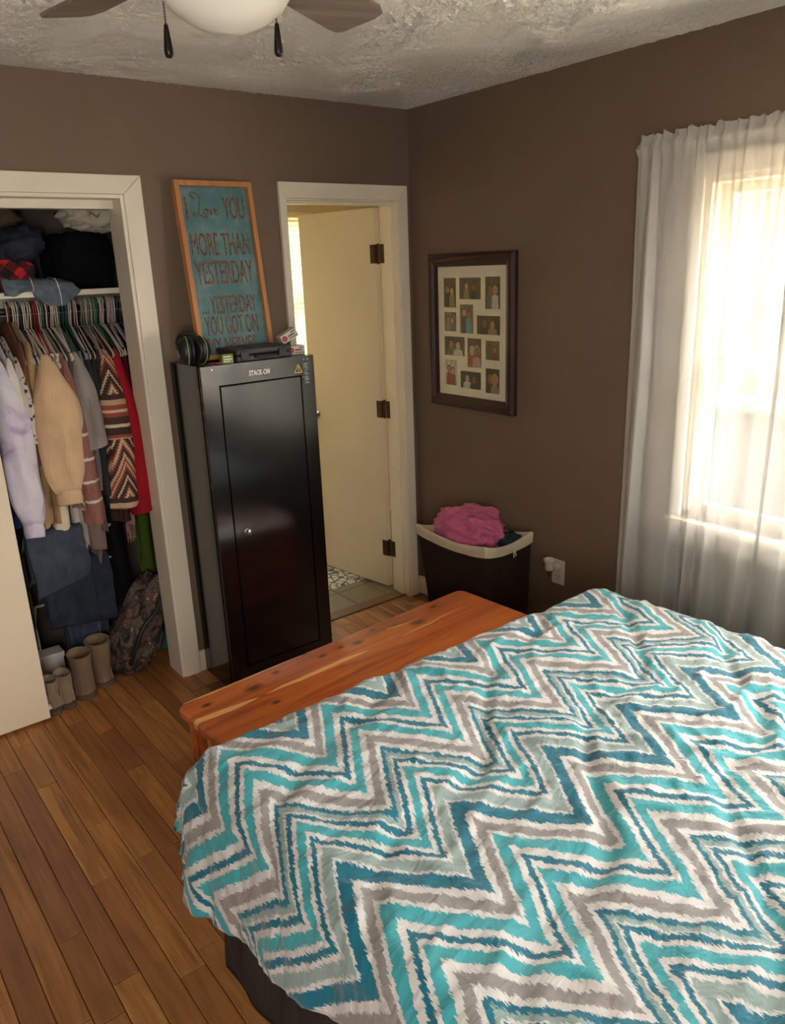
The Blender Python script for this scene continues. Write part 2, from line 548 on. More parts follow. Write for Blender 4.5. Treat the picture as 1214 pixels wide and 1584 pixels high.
while x < -0.001:
    x1 = min(x + PW, 0.0)
    y = YR - prng.uniform(0, .6)
    while y < 0.66:
        y1 = y + prng.choice((0.32, 0.45, 0.6, 0.75, 0.95, 1.15))
        a, b = max(y, YR), min(y1, 0.66)
        y = y1
        if b - a < 0.02:
            continue
        r = prng.random()
        cx = (x + x1) / 2
        seen = (-2.72 < x and ((cx < -1.98 and b > -2.35 and a < .2) or (cx < -1.36 and b > -1.1) or (b > -.95 and cx < -.3 and a < 0.1)))
        if a > .05 and cx > -1.36:
            if cx > -1.33:
                b = min(b, .02)
            if b - a < .02:
                continue
        if cx > -1.33 and b > 0.02:
            b = 0.02
        if b - a < .02:
            continue
        if seen and nplank < 298:
            mb = MB(); plank_mb(mb, x, x1, a, b)
            p = mb.build('plank', M['oak'], fl, fix=False)
            rnd_attr(p, [r] * len(p.data.polygons))
            nplank += 1
        else:
            plank_mb(rest, x, x1, a, b)
            rest_vals += [r] * 10
    x += PW
p = rest.build('plank_field', M['oak'], fl, fix=False)
rnd_attr(p, rest_vals)
p['kind'] = 'stuff'

# ---- ceiling with real trowel ridges in relief plus fine bump
CVX, CVY = -2.35, -2.30
def ceil_pt(u_, v_):
    x_, y_ = CVX + u_ * (0.02 - CVX), CVY + v_ * (0.02 - CVY)
    w_ = noise.noise(Vector((x_ * 11, y_ * 11, 3)))
    patch = max(0.0, min(1.0, .55 + 1.6 * noise.noise(Vector((x_ * 3.1, y_ * 3.1, 7)))))
    a_ = noise.noise(Vector((x_ * 34 + 1.4 * w_, y_ * 34 - 1.4 * w_, 0)))
    rdg = max(0.0, 1 - abs(a_) * 5.0)
    lump = max(0.0, noise.noise(Vector((x_ * 60, y_ * 60, 5))) - .12)
    edge_ = .3 + .7 * min(1.0, max(0.0, min(-x_, -y_) / .06))
    return Vector((x_, y_, H - (0.0105 * rdg * patch + .0080 * lump) * edge_))
mb = MB().grid(430, 430, ceil_pt)
mb.box(XL - .02, CVX, YR - .02, .02, H, H + .02).box(CVX, .02, YR - .02, CVY, H, H + .02)
mb.box(XL - .1, .12, YR - .1, .12, H + .03, H + .12)
struct(mb.build('ceiling', M['ceiling'], smooth=True, fix=False), 'white trowel textured plaster ceiling')

# ---- walls
CX0, CX1, CZ = -2.95, -1.41, 2.04     # closet opening
BX0, BX1, BZ = -0.703, -0.086, 2.04    # bathroom door opening
mb = MB()
for a, b, z0, z1 in ((XL - .1, CX0, 0, H), (CX0, CX1, CZ, H), (CX1, BX0, 0, H), (BX0, BX1, BZ, H), (BX1, 0.12, 0, H)):
    mb.box(a, b, 0, .12, z0, z1 + .03)
struct(mb.build('wall_back', M['wall']), 'brown painted wall with the closet and a doorway')
WY0, WY1, WZ0, WZ1 = -2.44, -1.56, 0.80, 1.99
VY0, VY1 = -3.42, -2.54  # opening for the added side window
mb = MB()
for a, b, z0, z1 in ((YR - .1, VY0, 0, H), (VY0, VY1, 0, WZ0), (VY0, VY1, WZ1, H), (VY1, WY0, 0, H), (WY0, WY1, 0, WZ0), (WY0, WY1, WZ1, H), (WY1, 0.0, 0, H)):
    mb.box(0, .12, a, b, z0, z1 + .03)
struct(mb.build('wall_right', M['wall']), 'brown painted wall with the curtained window')
struct(MB().box(XL - .12, XL, YR - .1, 0.0, 0, H + .03).build('wall_left', M['wall']), 'brown painted wall on the left side')
RX0, RX1, RZ0, RZ1 = -3.40, -2.72, 0.90, 2.05  # opening for the added rear window
mb = MB()
for a, b, z0, z1 in ((XL, RX0, 0, H), (RX0, RX1, 0, RZ0), (RX0, RX1, RZ1, H), (RX1, 0.0, 0, H)):
    mb.box(a, b, YR - .12, YR, z0, z1 + .03)
struct(mb.build('wall_rear', M['wall']), 'brown painted wall behind the bed head')
# closet shell
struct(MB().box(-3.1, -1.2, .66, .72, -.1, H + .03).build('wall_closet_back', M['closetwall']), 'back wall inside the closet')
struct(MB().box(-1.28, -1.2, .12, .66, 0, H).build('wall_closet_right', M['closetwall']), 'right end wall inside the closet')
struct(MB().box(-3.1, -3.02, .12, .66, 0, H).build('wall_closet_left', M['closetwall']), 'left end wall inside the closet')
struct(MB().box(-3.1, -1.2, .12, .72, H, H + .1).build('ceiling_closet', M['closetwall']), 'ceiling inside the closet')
# bathroom shell
BY = 1.38
mb = MB()
for a, b, z0, z1 in ((-1.2, -.78, 0, H), (-.78, .28, 0, .95), (-.78, .28, 2.06, H), (.28, .92, 0, H)):
    mb.box(a, b, BY, BY + .1, z0, z1 + .03)
struct(mb.build('wall_bath_back', M['bathwall']), 'pale yellow bathroom wall with a window')
struct(MB().box(.82, .92, .12, BY, 0, H).build('wall_bath_right', M['bathwall']), 'pale yellow bathroom side wall')
struct(MB().box(-1.2, -1.16, .12, BY, 0, H).build('wall_bath_left', M['bathwall']), 'pale yellow wall between bathroom and closet')
mb = MB().box(-1.16, BX0, .12, .125, 0, H).box(BX1, .82, .12, .125, 0, H).box(BX0, BX1, .12, .125, BZ, H)
struct(mb.build('wall_bath_front', M['bathwall']), 'bathroom side of the doorway wall')
struct(MB().box(-1.2, .92, .12, BY + .1, H, H + .1).build('ceiling_bath', M['bathwall']), 'pale bathroom ceiling')
bf = struct(MB().box(-1.16, .82, .02, BY, -.10, -.006).build('floor_bath', M['grout']), 'grey tiled bathroom floor')
ORG['floor_bath'] = Vector(bf.location)
TS = 0.20
yy = .10
while yy < BY:
    xx = -1.16
    while xx < .82:
        MB().box(xx + .002, min(xx + TS, .82) - .002, yy + .002, min(yy + TS, BY) - .002, -.008, .001).build('tile', M['bathtile'], bf)
        xx += TS
    yy += TS
th = struct(MB().box(BX0, BX1, .02, .10, -.01, .006).build('trim_threshold', plain('threshold_wood', (112, 82, 52), 0.4), bevel=.003), 'worn wooden threshold strip in the bathroom doorway')

# ---- door casings
def casing(name, label, x0, x1, z1, wl, wr, wt, J=.014):
    e = thing(name, ((x0 + x1) / 2, -.01, 0), label, None, None, 'structure')
    T = .019
    def board(nm, poly):
        mbb = MB().prism(poly, T, Matrix(((1, 0, 0, 0), (0, 0, 1, -T), (0, 1, 0, 0), (0, 0, 0, 1))))
        mbb.build(nm, M['trim'], e, bevel=.003)
    board('side_casing', [(x0 - wl, 0), (x0, 0), (x0, z1), (x0 - wl, z1 + wt)])
    board('side_casing', [(x1, 0), (x1 + wr, 0), (x1 + wr, z1 + wt), (x1, z1)])
    board('head_casing', [(x0, z1 + .0005), (x1, z1 + .0005), (x1 + wr - .001, z1 + wt), (x0 - wl + .001, z1 + wt)])
    MB().box(x0, x0 + J, -.012, .13, 0, z1).build('jamb', M['trim'], e, bevel=.002)
    MB().box(x1 - J, x1, -.012, .13, 0, z1).build('jamb', M['trim'], e, bevel=.002)
    MB().box(x0 + J, x1 - J, -.012, .13, z1 - J, z1).build('head_jamb', M['trim'], e, bevel=.002)
    return e
c1 = casing('trim_1', 'cream closet door casing with mitred corners', CX0, CX1, CZ, .07, .073, .068)
# stop and track inside the closet head
MB().box(CX0 + .014, CX1 - .014, .075, .13, CZ - .045, CZ - .014).build('door_track', M['trim'], c1)
c2 = casing('trim_2', 'cream casing around the bathroom doorway', BX0, BX1, BZ, .032, .055, .066, .006)
MB().box(BX1 - .016, BX1 - .006, .03, .088, 0, BZ - .006).build('door_stop', M['trim'], c2, bevel=.002)
MB().box(BX0 + .006, BX0 + .012, .03, .088, 0, BZ - .006).build('door_stop', M['trim'], c2, bevel=.002)
MB().box(BX0 + .012, BX1 - .016, .03, .088, BZ - .018, BZ - .006).build('door_stop', M['trim'], c2, bevel=.002)
# ---- baseboards
def bbd(name, x0, x1, y0, y1):
    return struct(MB().box(x0, x1, y0, y1, 0, .10).build(name, M['trim'], bevel=.004), 'cream baseboard')
bbd('baseboard_back', CX1 + .075, BX0 - .047, -.014, 0)['label'] = 'cream baseboard between closet and bathroom door'
bbd('baseboard_right', -.014, 0, -3.7, -.016)['label'] = 'cream baseboard below the window wall'
bbd('baseboard_left', XL, XL + .014, -3.7, 0)['label'] = 'cream baseboard along the left wall'
bbd('baseboard_corner', BX1 + .059, 0, -.014, 0)['label'] = 'short cream baseboard in the room corner'

# ---- closet sliding door (flat slab, parked on the left)
d1 = struct(MB().box(-2.94, -1.990, .022, .052, .014, CZ - .016).build('door_1', M['closetdoor'], bevel=.002), 'flat cream sliding closet door slid to the left')
ORG['door_1'] = Vector(d1.location)
MB().box(-1.992, -1.978, .026, .048, .05, .062).build('guide', M['closetdoor'], d1)

# ---- bathroom door, swung in on three hinges
A = math.radians(82)
hx, hy = -.073, .145
Dd = Vector((-math.cos(A), math.sin(A), 0))
Nn = Vector((-math.sin(A), -math.cos(A), 0))     # face seen from the bedroom
Md = Matrix((Dd, Nn, Vector((0, 0, 1)))).transposed().to_4x4()
Md.translation = Vector((hx, hy, 0))
d2 = struct(MB().box(.012, .585, 0.0, .036, .018, 2.022, M=Md).build('door_2', M['bathdoor'], bevel=.002), 'flat pale bathroom door swung open inward')
ORG['door_2'] = Vector(d2.location)
for hz in (.20, .98, 1.76):
    hg = MB()
    hg.box(.0095, .0125, .004, .036, hz, hz + .09, M=Md)
    hg.box(-.0075, -.0058, .085, .132, hz, hz + .09, M=Matrix.Translation((BX1, 0, 0)))
    hg.box(.0122, .045, .0355, .0375, hz, hz + .09, M=Md)
    hgo = hg.build('hinge', M['hinge'], d2)
    pin = MB().tube([Md @ Vector((.004, .020, hz - .004)), Md @ Vector((.004, .020, hz + .094))], .0065, 8)
    pin.build('hinge_pin', M['hinge'], hgo, smooth=True, angle=.6)
kn = MB()
Mk = Md @ Matrix.Translation((.53, .036, .95)) @ Matrix.Rotation(-PI / 2, 4, 'X')
kn.lathe([(.026, 0), (.026, .004), (.010, .008), (.010, .028), (.024, .036), (.027, .048), (.020, .058), (.0, .060)], n=16, M=Mk)
kn.build('door_knob', M['chrome'], d2, smooth=True, angle=.7)

# ---- window on the right wall, then two unseen windows added for fill light
T_ = M['trim']
def double_hung(name, label, y0w, y1w):
    w1 = thing(name, (0, (y0w + y1w) / 2, WZ0), label, None, None, 'structure')
    MB().box(-.018, .0, y1w, y1w + .045, WZ0, WZ1 + .07).build('side_casing', T_, w1, bevel=.003)
    MB().box(-.018, .0, y0w - .045, y0w, WZ0, WZ1 + .07).build('side_casing', T_, w1, bevel=.003)
    MB().box(-.018, .0, y0w, y1w, WZ1, WZ1 + .07).build('head_casing', T_, w1, bevel=.003)
    MB().box(-.045, .12, y0w - .049, y1w + .049, WZ0 - .028, WZ0).build('window_sill', T_, w1, bevel=.005)
    MB().box(-.016, .0, y0w - .045, y1w + .045, WZ0 - .10, WZ0 - .028).build('apron', T_, w1, bevel=.003)
    for a, b, z0, z1, nm in ((y0w, y0w + .02, WZ0, WZ1, 'jamb'), (y1w - .02, y1w, WZ0, WZ1, 'jamb'), (y0w + .02, y1w - .02, WZ1 - .02, WZ1, 'head_jamb')):
        MB().box(.0, .12, a, b, z0, z1).build(nm, T_, w1)
    for nm, x0, z0, z1 in (('lower_sash', .035, WZ0, 1.405), ('upper_sash', .072, 1.375, WZ1 - .02)):
        s_ = MB()
        a, b = y0w + .021, y1w - .021
        s_.box(x0, x0 + .033, a, a + .04, z0, z1).box(x0, x0 + .033, b - .04, b, z0, z1)
        s_.box(x0, x0 + .033, a + .04, b - .04, z0, z0 + (.055 if nm[0] == 'l' else .03)).box(x0, x0 + .033, a + .04, b - .04, z1 - .032, z1)
        so = s_.build(nm, T_, w1)
        MB().box(x0 + .015, x0 + .018, a + .04, b - .04, z0 + .03, z1 - .03).build('pane', M['glass'], so)
double_hung('window_1', 'white double hung window behind the sheer curtain', WY0, WY1)
double_hung('added_side_window', 'added unseen window further along the same wall for more daylight', VY0, VY1)  # out of view, added to let more daylight into the room
w2 = thing('added_rear_window', ((RX0 + RX1) / 2, YR, RZ0), 'added unseen window behind the bed giving fill light', None, None, 'structure')  # added behind the camera to fill the room with light
MB().box(RX0 - .07, RX0, YR, YR + .018, RZ0, RZ1 + .07).build('side_casing', T_, w2)
MB().box(RX1, RX1 + .07, YR, YR + .018, RZ0, RZ1 + .07).build('side_casing', T_, w2)
MB().box(RX0, RX1, YR, YR + .018, RZ1, RZ1 + .07).build('head_casing', T_, w2)
MB().box(RX0 - .08, RX1 + .08, YR - .12, YR + .045, RZ0 - .028, RZ0).build('window_sill', T_, w2)
s_ = MB()
for a, b in ((RX0, RX0 + .05), (RX1 - .05, RX1)):
    s_.box(a, b, YR - .07, YR - .03, RZ0, RZ1)
for z in (RZ0, (RZ0 + RZ1) / 2 - .02, RZ1 - .05):
    s_.box(RX0 + .05, RX1 - .05, YR - .07, YR - .03, z, z + .05)
so = s_.build('sash', T_, w2)
MB().box(RX0 + .04, RX1 - .04, YR - .052, YR - .049, RZ0 + .04, RZ1 - .04).build('pane', M['glass'], so)
# ---- bathroom window with slatted blind
w3 = thing('window_3', (-.25, BY, .95), 'bathroom window behind a pale slatted blind', None, None, 'structure')
s_ = MB()
for a, b in ((-.78, -.73), (.23, .28)):
    s_.box(a, b, BY + .02, BY + .06, .95, 2.06)
for z in (.95, 1.50, 2.01):
    s_.box(-.73, .23, BY + .02, BY + .06, z, z + .05)
so = s_.build('sash', T_, w3)
MB().box(-.73, .23, BY + .038, BY + .041, .97, 2.03).build('pane', M['glass'], so)
bl = thing('window_blind', (-.25, BY - .03, .97), 'pale yellow slatted blind lit from behind in the bathroom', 'blind')
MB().box(-.80, .30, BY - .05, BY - .012, 2.055, 2.085).build('head_rail', M['trim'], bl, bevel=.004)
MB().box(-.79, .29, BY - .045, BY - .018, .955, .97).build('bottom_rail', M['trim'], bl, bevel=.003)
z = .985
proto = None
while z < 2.05:
    Ms = Matrix.Translation((0, BY - .03, z)) @ Matrix.Rotation(math.radians(74), 4, 'X')
    MB().box(-.79, .29, -.016, .016, -.0008, .0008, M=Ms).build('slat', M['slat'], bl)
    z += .0295
for x_ in (-.62, .13):
    MB().tube([(x_, BY - .048, .96), (x_, BY - .048, 2.06)], .0012, 5).build('ladder_cord', M['trim'], bl)
# bath mat
mat_rug = NT('bath_mat_pile'); v = mat_rug.objc()
ch = mat_rug.n('ShaderNodeTexVoronoi'); ch.feature = 'DISTANCE_TO_EDGE'; ch.inputs['Scale'].default_value = 22
mat_rug.put(ch.inputs['Vector'], v)
mat_rug.base(mat_rug.mix(mat_rug.ramp(ch.outputs['Distance'], [(0.05, (0, 0, 0)), (0.10, (1, 1, 1))]), lin((96, 96, 90)), lin((196, 192, 178))))
mat_rug.rough(.95)
mb = MB().grid(40, 30, lambda a, b: Vector((-.62 + .60 * a, .36 + .5 * b, .012 + .004 * nz(a * 14, b * 14) - .010 * (max(abs(a - .5), abs(b - .5)) > .49))))
o = mb.build('bath_mat', mat_rug.m, smooth=True)
tag(o, 'grey patterned bath mat on the tiled bathroom floor', 'bath mat')

# ================================================================== outdoors, seen through the window
def pmat(name, stops, scale, bump=.4):
    q = NT(name); v_ = q.pos()
    f_ = q.noise(v_, scale, 6, .65)
    q.base(q.ramp(f_, [(p_, lin(c_)) for p_, c_ in stops])); q.rough(.95)
    q.bump(q.noise(v_, scale * 8, 4), bump, .03)
    return q.m
gm = pmat('dry_grass', [(.3, (36, 37, 20)), (.5, (50, 47, 28)), (.7, (64, 59, 39))], 1.6)
dm = pmat('pale_bounce_gravel', [(.3, (196, 184, 168)), (.7, (216, 206, 192))], 2.5)  # kept bright so the unseen yard throws light up to the ceiling
cm = pmat('weathered_concrete', [(.3, (42, 41, 42)), (.7, (54, 52, 52))], 3)
def slope(a, b):
    x_, y_ = 4.3 + 20 * a, -14 + 32 * b
    return Vector((x_, y_, .45 + .23 * (x_ - 4.3) + .12 * fbm(x_ * .5, y_ * .5)))
struct(MB().grid(60, 70, slope).build('lawn_slope', gm, smooth=True), 'sunlit dry grass bank outside the window')
struct(MB().grid(30, 60, lambda a, b: Vector((.25 + 3.9 * a, -14 + 32 * b, -.75 + .04 * fbm(3 * a * 2, 18 * b, 2)))).build('ground', dm, smooth=True), 'unseen yard outside the window, made pale to bounce light indoors')  # hidden from view, its pale colour bounces light onto the ceiling
cap_m = pmat('pale_cap', [(.3, (72, 67, 62)), (.7, (86, 81, 76))], 3)
rw = thing('retaining_wall', (4.15, 2, -.75), 'grey concrete retaining wall with a pale cap across the yard', 'retaining wall')
MB().box(4.02, 4.32, -14, 18, -.85, .42).build('wall_face', cm, rw)
MB().box(3.96, 4.36, -14, 18, .42, .50).build('cap', cap_m, rw, bevel=.01)
for i, (sx, sy, sw, sl) in enumerate(((3.3, .75, .40, .50), (2.7, -.45, .42, .5), (1.6, -.1, .36, .45))):
    mb = MB().lathe([(.0, 0), (.95, 0), (1.0, .12), (.85, .16), (0, .17)], n=9)
    mb.v = [Vector((sx + p.x * sw * (1 + .2 * nz(p.x * 2, p.y * 2, i)), sy + p.y * sl * (1 + .2 * nz(p.y * 2, p.x * 2, i + 4)), -.74 + p.z)) for p in mb.v]
    tag(mb.build('stepping_stone', dm), ('pale flat stone nearest the retaining wall foot', 'pale flat stone right of the others in the yard', 'pale flat stone closest to the window outside')[i], 'stone', 'flat stones in the yard')

# ================================================================== bed and comforter
bed = thing('bed', (-1.2, -2.5, 0), 'bed with charcoal bed skirt under the chevron comforter', 'bed')
M['skirt'] = cloth('charcoal_skirt', (62, 54, 51), .12)
M['mattress'] = cloth('mattress_ticking', (205, 200, 192), .05)
BXL, BXR, BYF, BYH = -1.955, -0.455, -1.545, -3.56
MB().box(BXL + .02, BXR - .02, BYH, BYF - .02, .14, .36).build('box_spring', M['mattress'], bed, bevel=.02)
MB().box(BXL + .015, BXR - .015, BYH, BYF - .015, .365, .60).build('mattress', M['mattress'], bed, bevel=.05, seg=3)
for x_, y_ in ((BXL + .1, BYF - .12), (BXR - .1, BYF - .12), (BXL + .1, BYH + .1), (BXR - .1, BYH + .1)):
    MB().lathe([(.02, 0), (.025, .02), (.03, .14)], (x_, y_, 0), 12).build('leg', M['bronze'], bed, smooth=True, angle=.6)
def skirt_path():
    pts = []
    for k in range(240):
        pts.append((BXL, BYH + (BYF - BYH) * k / 240, -1, 0))
    for k in range(180):
        pts.append((BXL + (BXR - BXL) * k / 180, BYF, 0, 1))
    for k in range(241):
        pts.append((BXR, BYF + (BYH - BYF) * k / 240, 1, 0))
    return pts
sp = skirt_path()
def skirt_pt(a, b):
    x_, y_, nx, ny = sp[int(round(a * (len(sp) - 1)))]
    L = a * 5.5
    amp = (.003 + .007 * b) * (math.sin(L * 38 + 3 * nz(L * 3, 0)) * .6 + nz(L * 9, b * 2) * 1.2)
    o_ = .012 + .018 * b + amp
    return Vector((x_ + nx * o_, y_ + ny * o_, .36 - .352 * b))
o = MB().grid(len(sp) - 1, 14, skirt_pt).build('bed_skirt', M['skirt'], bed, smooth=True, fix=False)
sm = o.modifiers.new('thickness', 'SOLIDIFY'); sm.thickness = .003

ZT = .625
IX0, IX1, IY1, IY0 = -1.935, -0.455, -1.545, -3.62
RR = .085
S0, S1, T0, T1 = -2.185, -0.20, -3.60, -1.290
def ridge(x, y, z=0):
    return max(0.0, 1 - abs(noise.noise(Vector((x, y, z)))) * 3.2)
def quilt_h(s, t):
    h_ = .010 * fbm(s * 2.2, t * 2.2, 3)
    w1 = nz(s * 1.7, t * 1.7, 9)
    h_ += .0120 * ridge(s * 3.2 + w1, t * 9 + 2 * w1, 1) * (.4 + .6 * max(0, nz(s * 1.3, t * 1.5, 5) + .4))
    h_ += .0065 * ridge(s * 8 + 2 * w1, t * 17, 6)
    h_ += .0018 * fbm(s * 26, t * 40, 2, 3)
    # wavy stitched quilting channels
    q = (s * .55 - t * .95 + .05 * math.sin(s * 9.5) + .03 * nz(s * 3, t * 3)) / .34
    dq = abs(q - round(q)) * .34
    h_ += .012 * (1 - math.exp(-(dq / .028) ** 2)) - .012
    return h_
def hem_drop(t):
    k = min(1, max(0, (t + 2.25) / .65))
    return .115 * k * k * (3 - 2 * k)
def comf(a, b):
    t = T0 + (T1 - T0) * b
    s = S0 - hem_drop(t) + (S1 - S0 + hem_drop(t)) * a
    cx_, cy_ = min(max(s, IX0), IX1), min(t, IY1)
    dx_, dy_ = s - cx_, t - cy_
    d = math.hypot(dx_, dy_)
    h_ = quilt_h(s, t)
    if d < 1e-6:
        return Vector((s, t, ZT + h_))
    nx, ny = dx_ / d, dy_ / d
    if d < RR * PI / 2:
        an = d / RR
        ho, dr, nzv = RR * math.sin(an), RR * (1 - math.cos(an)), math.cos(an)
    else:
        e = d - RR * PI / 2
        ho, dr, nzv = RR + .18 * e, RR + e * .98, 0.0
    k = min(1, max(0, (d - .05) / .2))
    # hanging folds
    along = (t if abs(dx_) > abs(dy_) else s)
    ang = math.atan2(ny, nx)
    fold = .020 * math.sin(along * 17 + ang * 5 + 1.3) + .014 * nz(along * 7, d * 2, 4)
    hor = ho + h_ * (1 - nzv) + fold * k
    return Vector((cx_ + nx * hor, cy_ + ny * hor, ZT - dr + h_ * nzv))
mb = MB().grid(240, 290, comf, uvfn=lambda a, b: (S0 - hem_drop(T0 + (T1 - T0) * b) + (S1 - S0 + hem_drop(T0 + (T1 - T0) * b)) * a, T0 + (T1 - T0) * b))
o = mb.build('comforter', M['chevron'], smooth=True, fix=False)
sm = o.modifiers.new('loft', 'SOLIDIFY'); sm.thickness = .016; sm.offset = -1
tag(o, 'quilted comforter with teal, aqua, grey and white chevron zigzags on the bed', 'comforter')

# ================================================================== cedar chest at the foot of the bed
CH = thing('cedar_chest', (-1.183, -1.168, 0), 'long red cedar chest with pale streaks at the foot of the bed', 'chest', rz=math.radians(3.1))
Lh, Dh, Zc = .637, .207, .47
def rrect(hx_, hy_, r, n=4):
    out = []
    for cx_, cy_, a0 in ((hx_ - r, hy_ - r, 0), (-hx_ + r, hy_ - r, 90), (-hx_ + r, -hy_ + r, 180), (hx_ - r, -hy_ + r, 270)):
        for k in range(n + 1):
            a_ = math.radians(a0 + 90 * k / n)
            out.append((cx_ + r * math.cos(a_), cy_ + r * math.sin(a_)))
    return out
rings = []
for ins, z in ((.012, Zc - .032), (.002, Zc - .028), (0, Zc - .018), (.001, Zc - .008), (.006, Zc - .002), (.013, Zc)):
    rings.append([Vector((px, py, z)) for px, py in rrect(Lh - ins, Dh - ins, .035 - ins * .5)])
MB().loft(rings).build('lid', M['cedar'], CH, smooth=True, angle=.5, local=True)
bx_, by_ = Lh - .035, Dh - .028
MB().box(-bx_, bx_, by_ - .02, by_, .07, Zc - .034).build('back_panel', M['cedar'], CH, bevel=.003, local=True)
MB().box(-bx_, bx_, -by_, -by_ + .02, .07, Zc - .034).build('front_panel', M['cedar'], CH, bevel=.003, local=True)
for sx in (-1, 1):
    MB().box(sx * bx_ - .02 * (sx > 0), sx * bx_ + .02 * (sx < 0), -by_ + .02, by_ - .02, .07, Zc - .034).build('end_panel', M['cedar'], CH, bevel=.003, local=True)
    for sy in (-1, 1):
        cx_, cy_ = sx * (bx_ - .015), sy * (by_ - .015)
        MB().box(cx_ - .022, cx_ + .022, cy_ - .022, cy_ + .022, .0, Zc - .035).build('corner_post', M['cedar'], CH, bevel=.004, local=True)
MB().box(-bx_, bx_, -by_, by_, .06, .07).build('bottom_board', M['cedar'], CH, local=True)
MB().box(-bx_ - .008, bx_ + .008, by_ + .001, by_ + .012, .07, .12).build('base_moulding', M['cedar'], CH, bevel=.003, local=True)

# ================================================================== steel cabinet
def text_mb(body, size, M4, extrude=.0006, sx=1.0, shear=0.0, align='LEFT', space=1.0, bold=0.0):
    cu = bpy.data.curves.new('lettering', 'FONT')
    cu.body = body
    cu.size = size
    cu.extrude = extrude / 2
    cu.shear = shear
    cu.align_x = align
    cu.space_character = space
    cu.offset = bold
    cu.resolution_u = 3
    ob = bpy.data.objects.new('lettering', cu)
    COL.objects.link(ob)
    bpy.context.view_layer.update()
    dg = bpy.context.evaluated_depsgraph_get()
    me = bpy.data.meshes.new_from_object(ob.evaluated_get(dg))
    mb_ = MB()
    mb_.add([M4 @ Vector((p.co.x * sx, p.co.y, p.co.z)) for p in me.vertices], [tuple(p.vertices) for p in me.polygons])
    bpy.data.objects.remove(ob)
    bpy.data.curves.remove(cu)
    bpy.data.meshes.remove(me)
    return mb_
def facing_y(x, y, z):       # local x -> +x, local y -> +z, local z -> -y (towards the room)
    return Matrix(((1, 0, 0, x), (0, 0, -1, y), (0, 1, 0, z), (0, 0, 0, 1)))
KX0, KX1, KY0, KY1, KZ = -1.309, -.798, -.30, -.016, 1.404
cab = thing('steel_cabinet', ((KX0 + KX1) / 2, (KY0 + KY1) / 2, 0), 'tall glossy black steel cabinet between closet and bathroom doorway', 'cabinet')
LX0, LX1, LZ0, LZ1 = -1.238, -.862, .105, 1.326
mb = MB()
mb.box(KX0, KX0 + .002, KY0, KY1, 0, KZ).box(KX1 - .002, KX1, KY0, KY1, 0, KZ)
mb.box(KX0, KX1, KY1 - .002, KY1, 0, KZ).box(KX0, KX1, KY0, KY1, KZ - .002, KZ).box(KX0, KX1, KY0, KY1, 0.0, .01)
body = MB()
body.box(KX0, KX1, KY0 + .02, KY1, 0, KZ)
body.box(KX0, LX0, KY0, KY0 + .03, 0, KZ).box(LX1, KX1, KY0, KY0 + .03, 0, KZ)
body.box(LX0, LX1, KY0, KY0 + .03, 0, LZ0).box(LX0, LX1, KY0, KY0 + .03, LZ1, KZ)
cb = body.build('body', M['enamel'], cab)
MB().box(LX0, LX1, KY0 + .0195, KY0 + .0199, LZ0, LZ1).build('door_recess', M['gap'], cab)
dr_ = MB().box(LX0 + .006, LX1 - .004, KY0 + .001, KY0 + .018, LZ0 + .004, LZ1 - .006).build('door', M['enamel'], cab, bevel=.002)
lk = MB().lathe([(.016, 0), (.016, .004), (.012, .007), (.011, .018), (.006, .020), (0, .020)], n=20, M=facing_y(-1.176, KY0 + .001, .712))
lk.box(-.0012, .0012, -.006, .006, .0195, .0208, M=facing_y(-1.176, KY0 + .001, .712))
lk.build('lock', M['chrome'], dr_, smooth=True, angle=.5)
a = text_mb('STACK-ON', .027, facing_y(-1.104, KY0 - .0010, 1.350), .0012, .66, .12, space=1.06, bold=.0010)
tag(a.build('lettering', M['white_print'], cab, fix=False), 'STACK-ON in white letters')
MT = facing_y(-.893, KY0 - .0005, 1.338)
tri_ = MB()
for pa, pb in (((0, 0), (.036, 0)), ((.036, 0), (.018, .034)), ((.018, .034), (0, 0))):
    d_ = (Vector(pb) - Vector(pa)).normalized()
    n_ = Vector((-d_.y, d_.x)) * .0016
    tri_.prism([tuple(Vector(pa) - n_), tuple(Vector(pb) - n_), tuple(Vector(pb) + n_), tuple(Vector(pa) + n_)], .0006, MT)
tri_.prism([(.0165, .010), (.0195, .010), (.0205, .024), (.0155, .024)], .0006, MT)
tri_.prism([(.0165, .005), (.0195, .005), (.0195, .008), (.0165, .008)], .0006, MT)
tag(tri_.build('warning_sign', M['yellow_print'], cab), 'small yellow warning triangle with exclamation mark')
stk = MB()
rs = random.Random(3)
for k in range(34):
    zz = 1.372 - .0025 * k
    if rs.random() < .9:
        a0, a1 = -.853 + rs.uniform(0, .012), -.822 - rs.uniform(0, .012)
        stk.box(a0, a1, KY0 - .0005, KY0 - .0001, zz, zz + rs.uniform(.001, .0022))
stk.build('sticker_residue', M['sticker'], cab)
for x_ in (-1.262, -.846, -.828):
    MB().lathe([(.0032, 0), (.0028, .001), (0, .0012)], n=8, M=facing_y(x_, KY0, 1.389)).build('rivet', M['chrome'], cab)

# ================================================================== carved sign standing on the cabinet
SX0, SX1 = -1.226, -.890
SW, SH = SX1 - SX0, .69
lean = math.asin(.085 / SH)
sg = thing('carved_sign', ((SX0 + SX1) / 2, -.105, KZ + .001), 'tall teal wooden sign with carved lettering leaning on the wall', 'sign')
Msg = Matrix.Translation((SX0, -.113, KZ + .001)) @ Matrix.Rotation(-lean, 4, 'X') @ Matrix(((1, 0, 0, 0), (0, 0, -1, 0), (0, 1, 0, 0), (0, 0, 0, 1)))
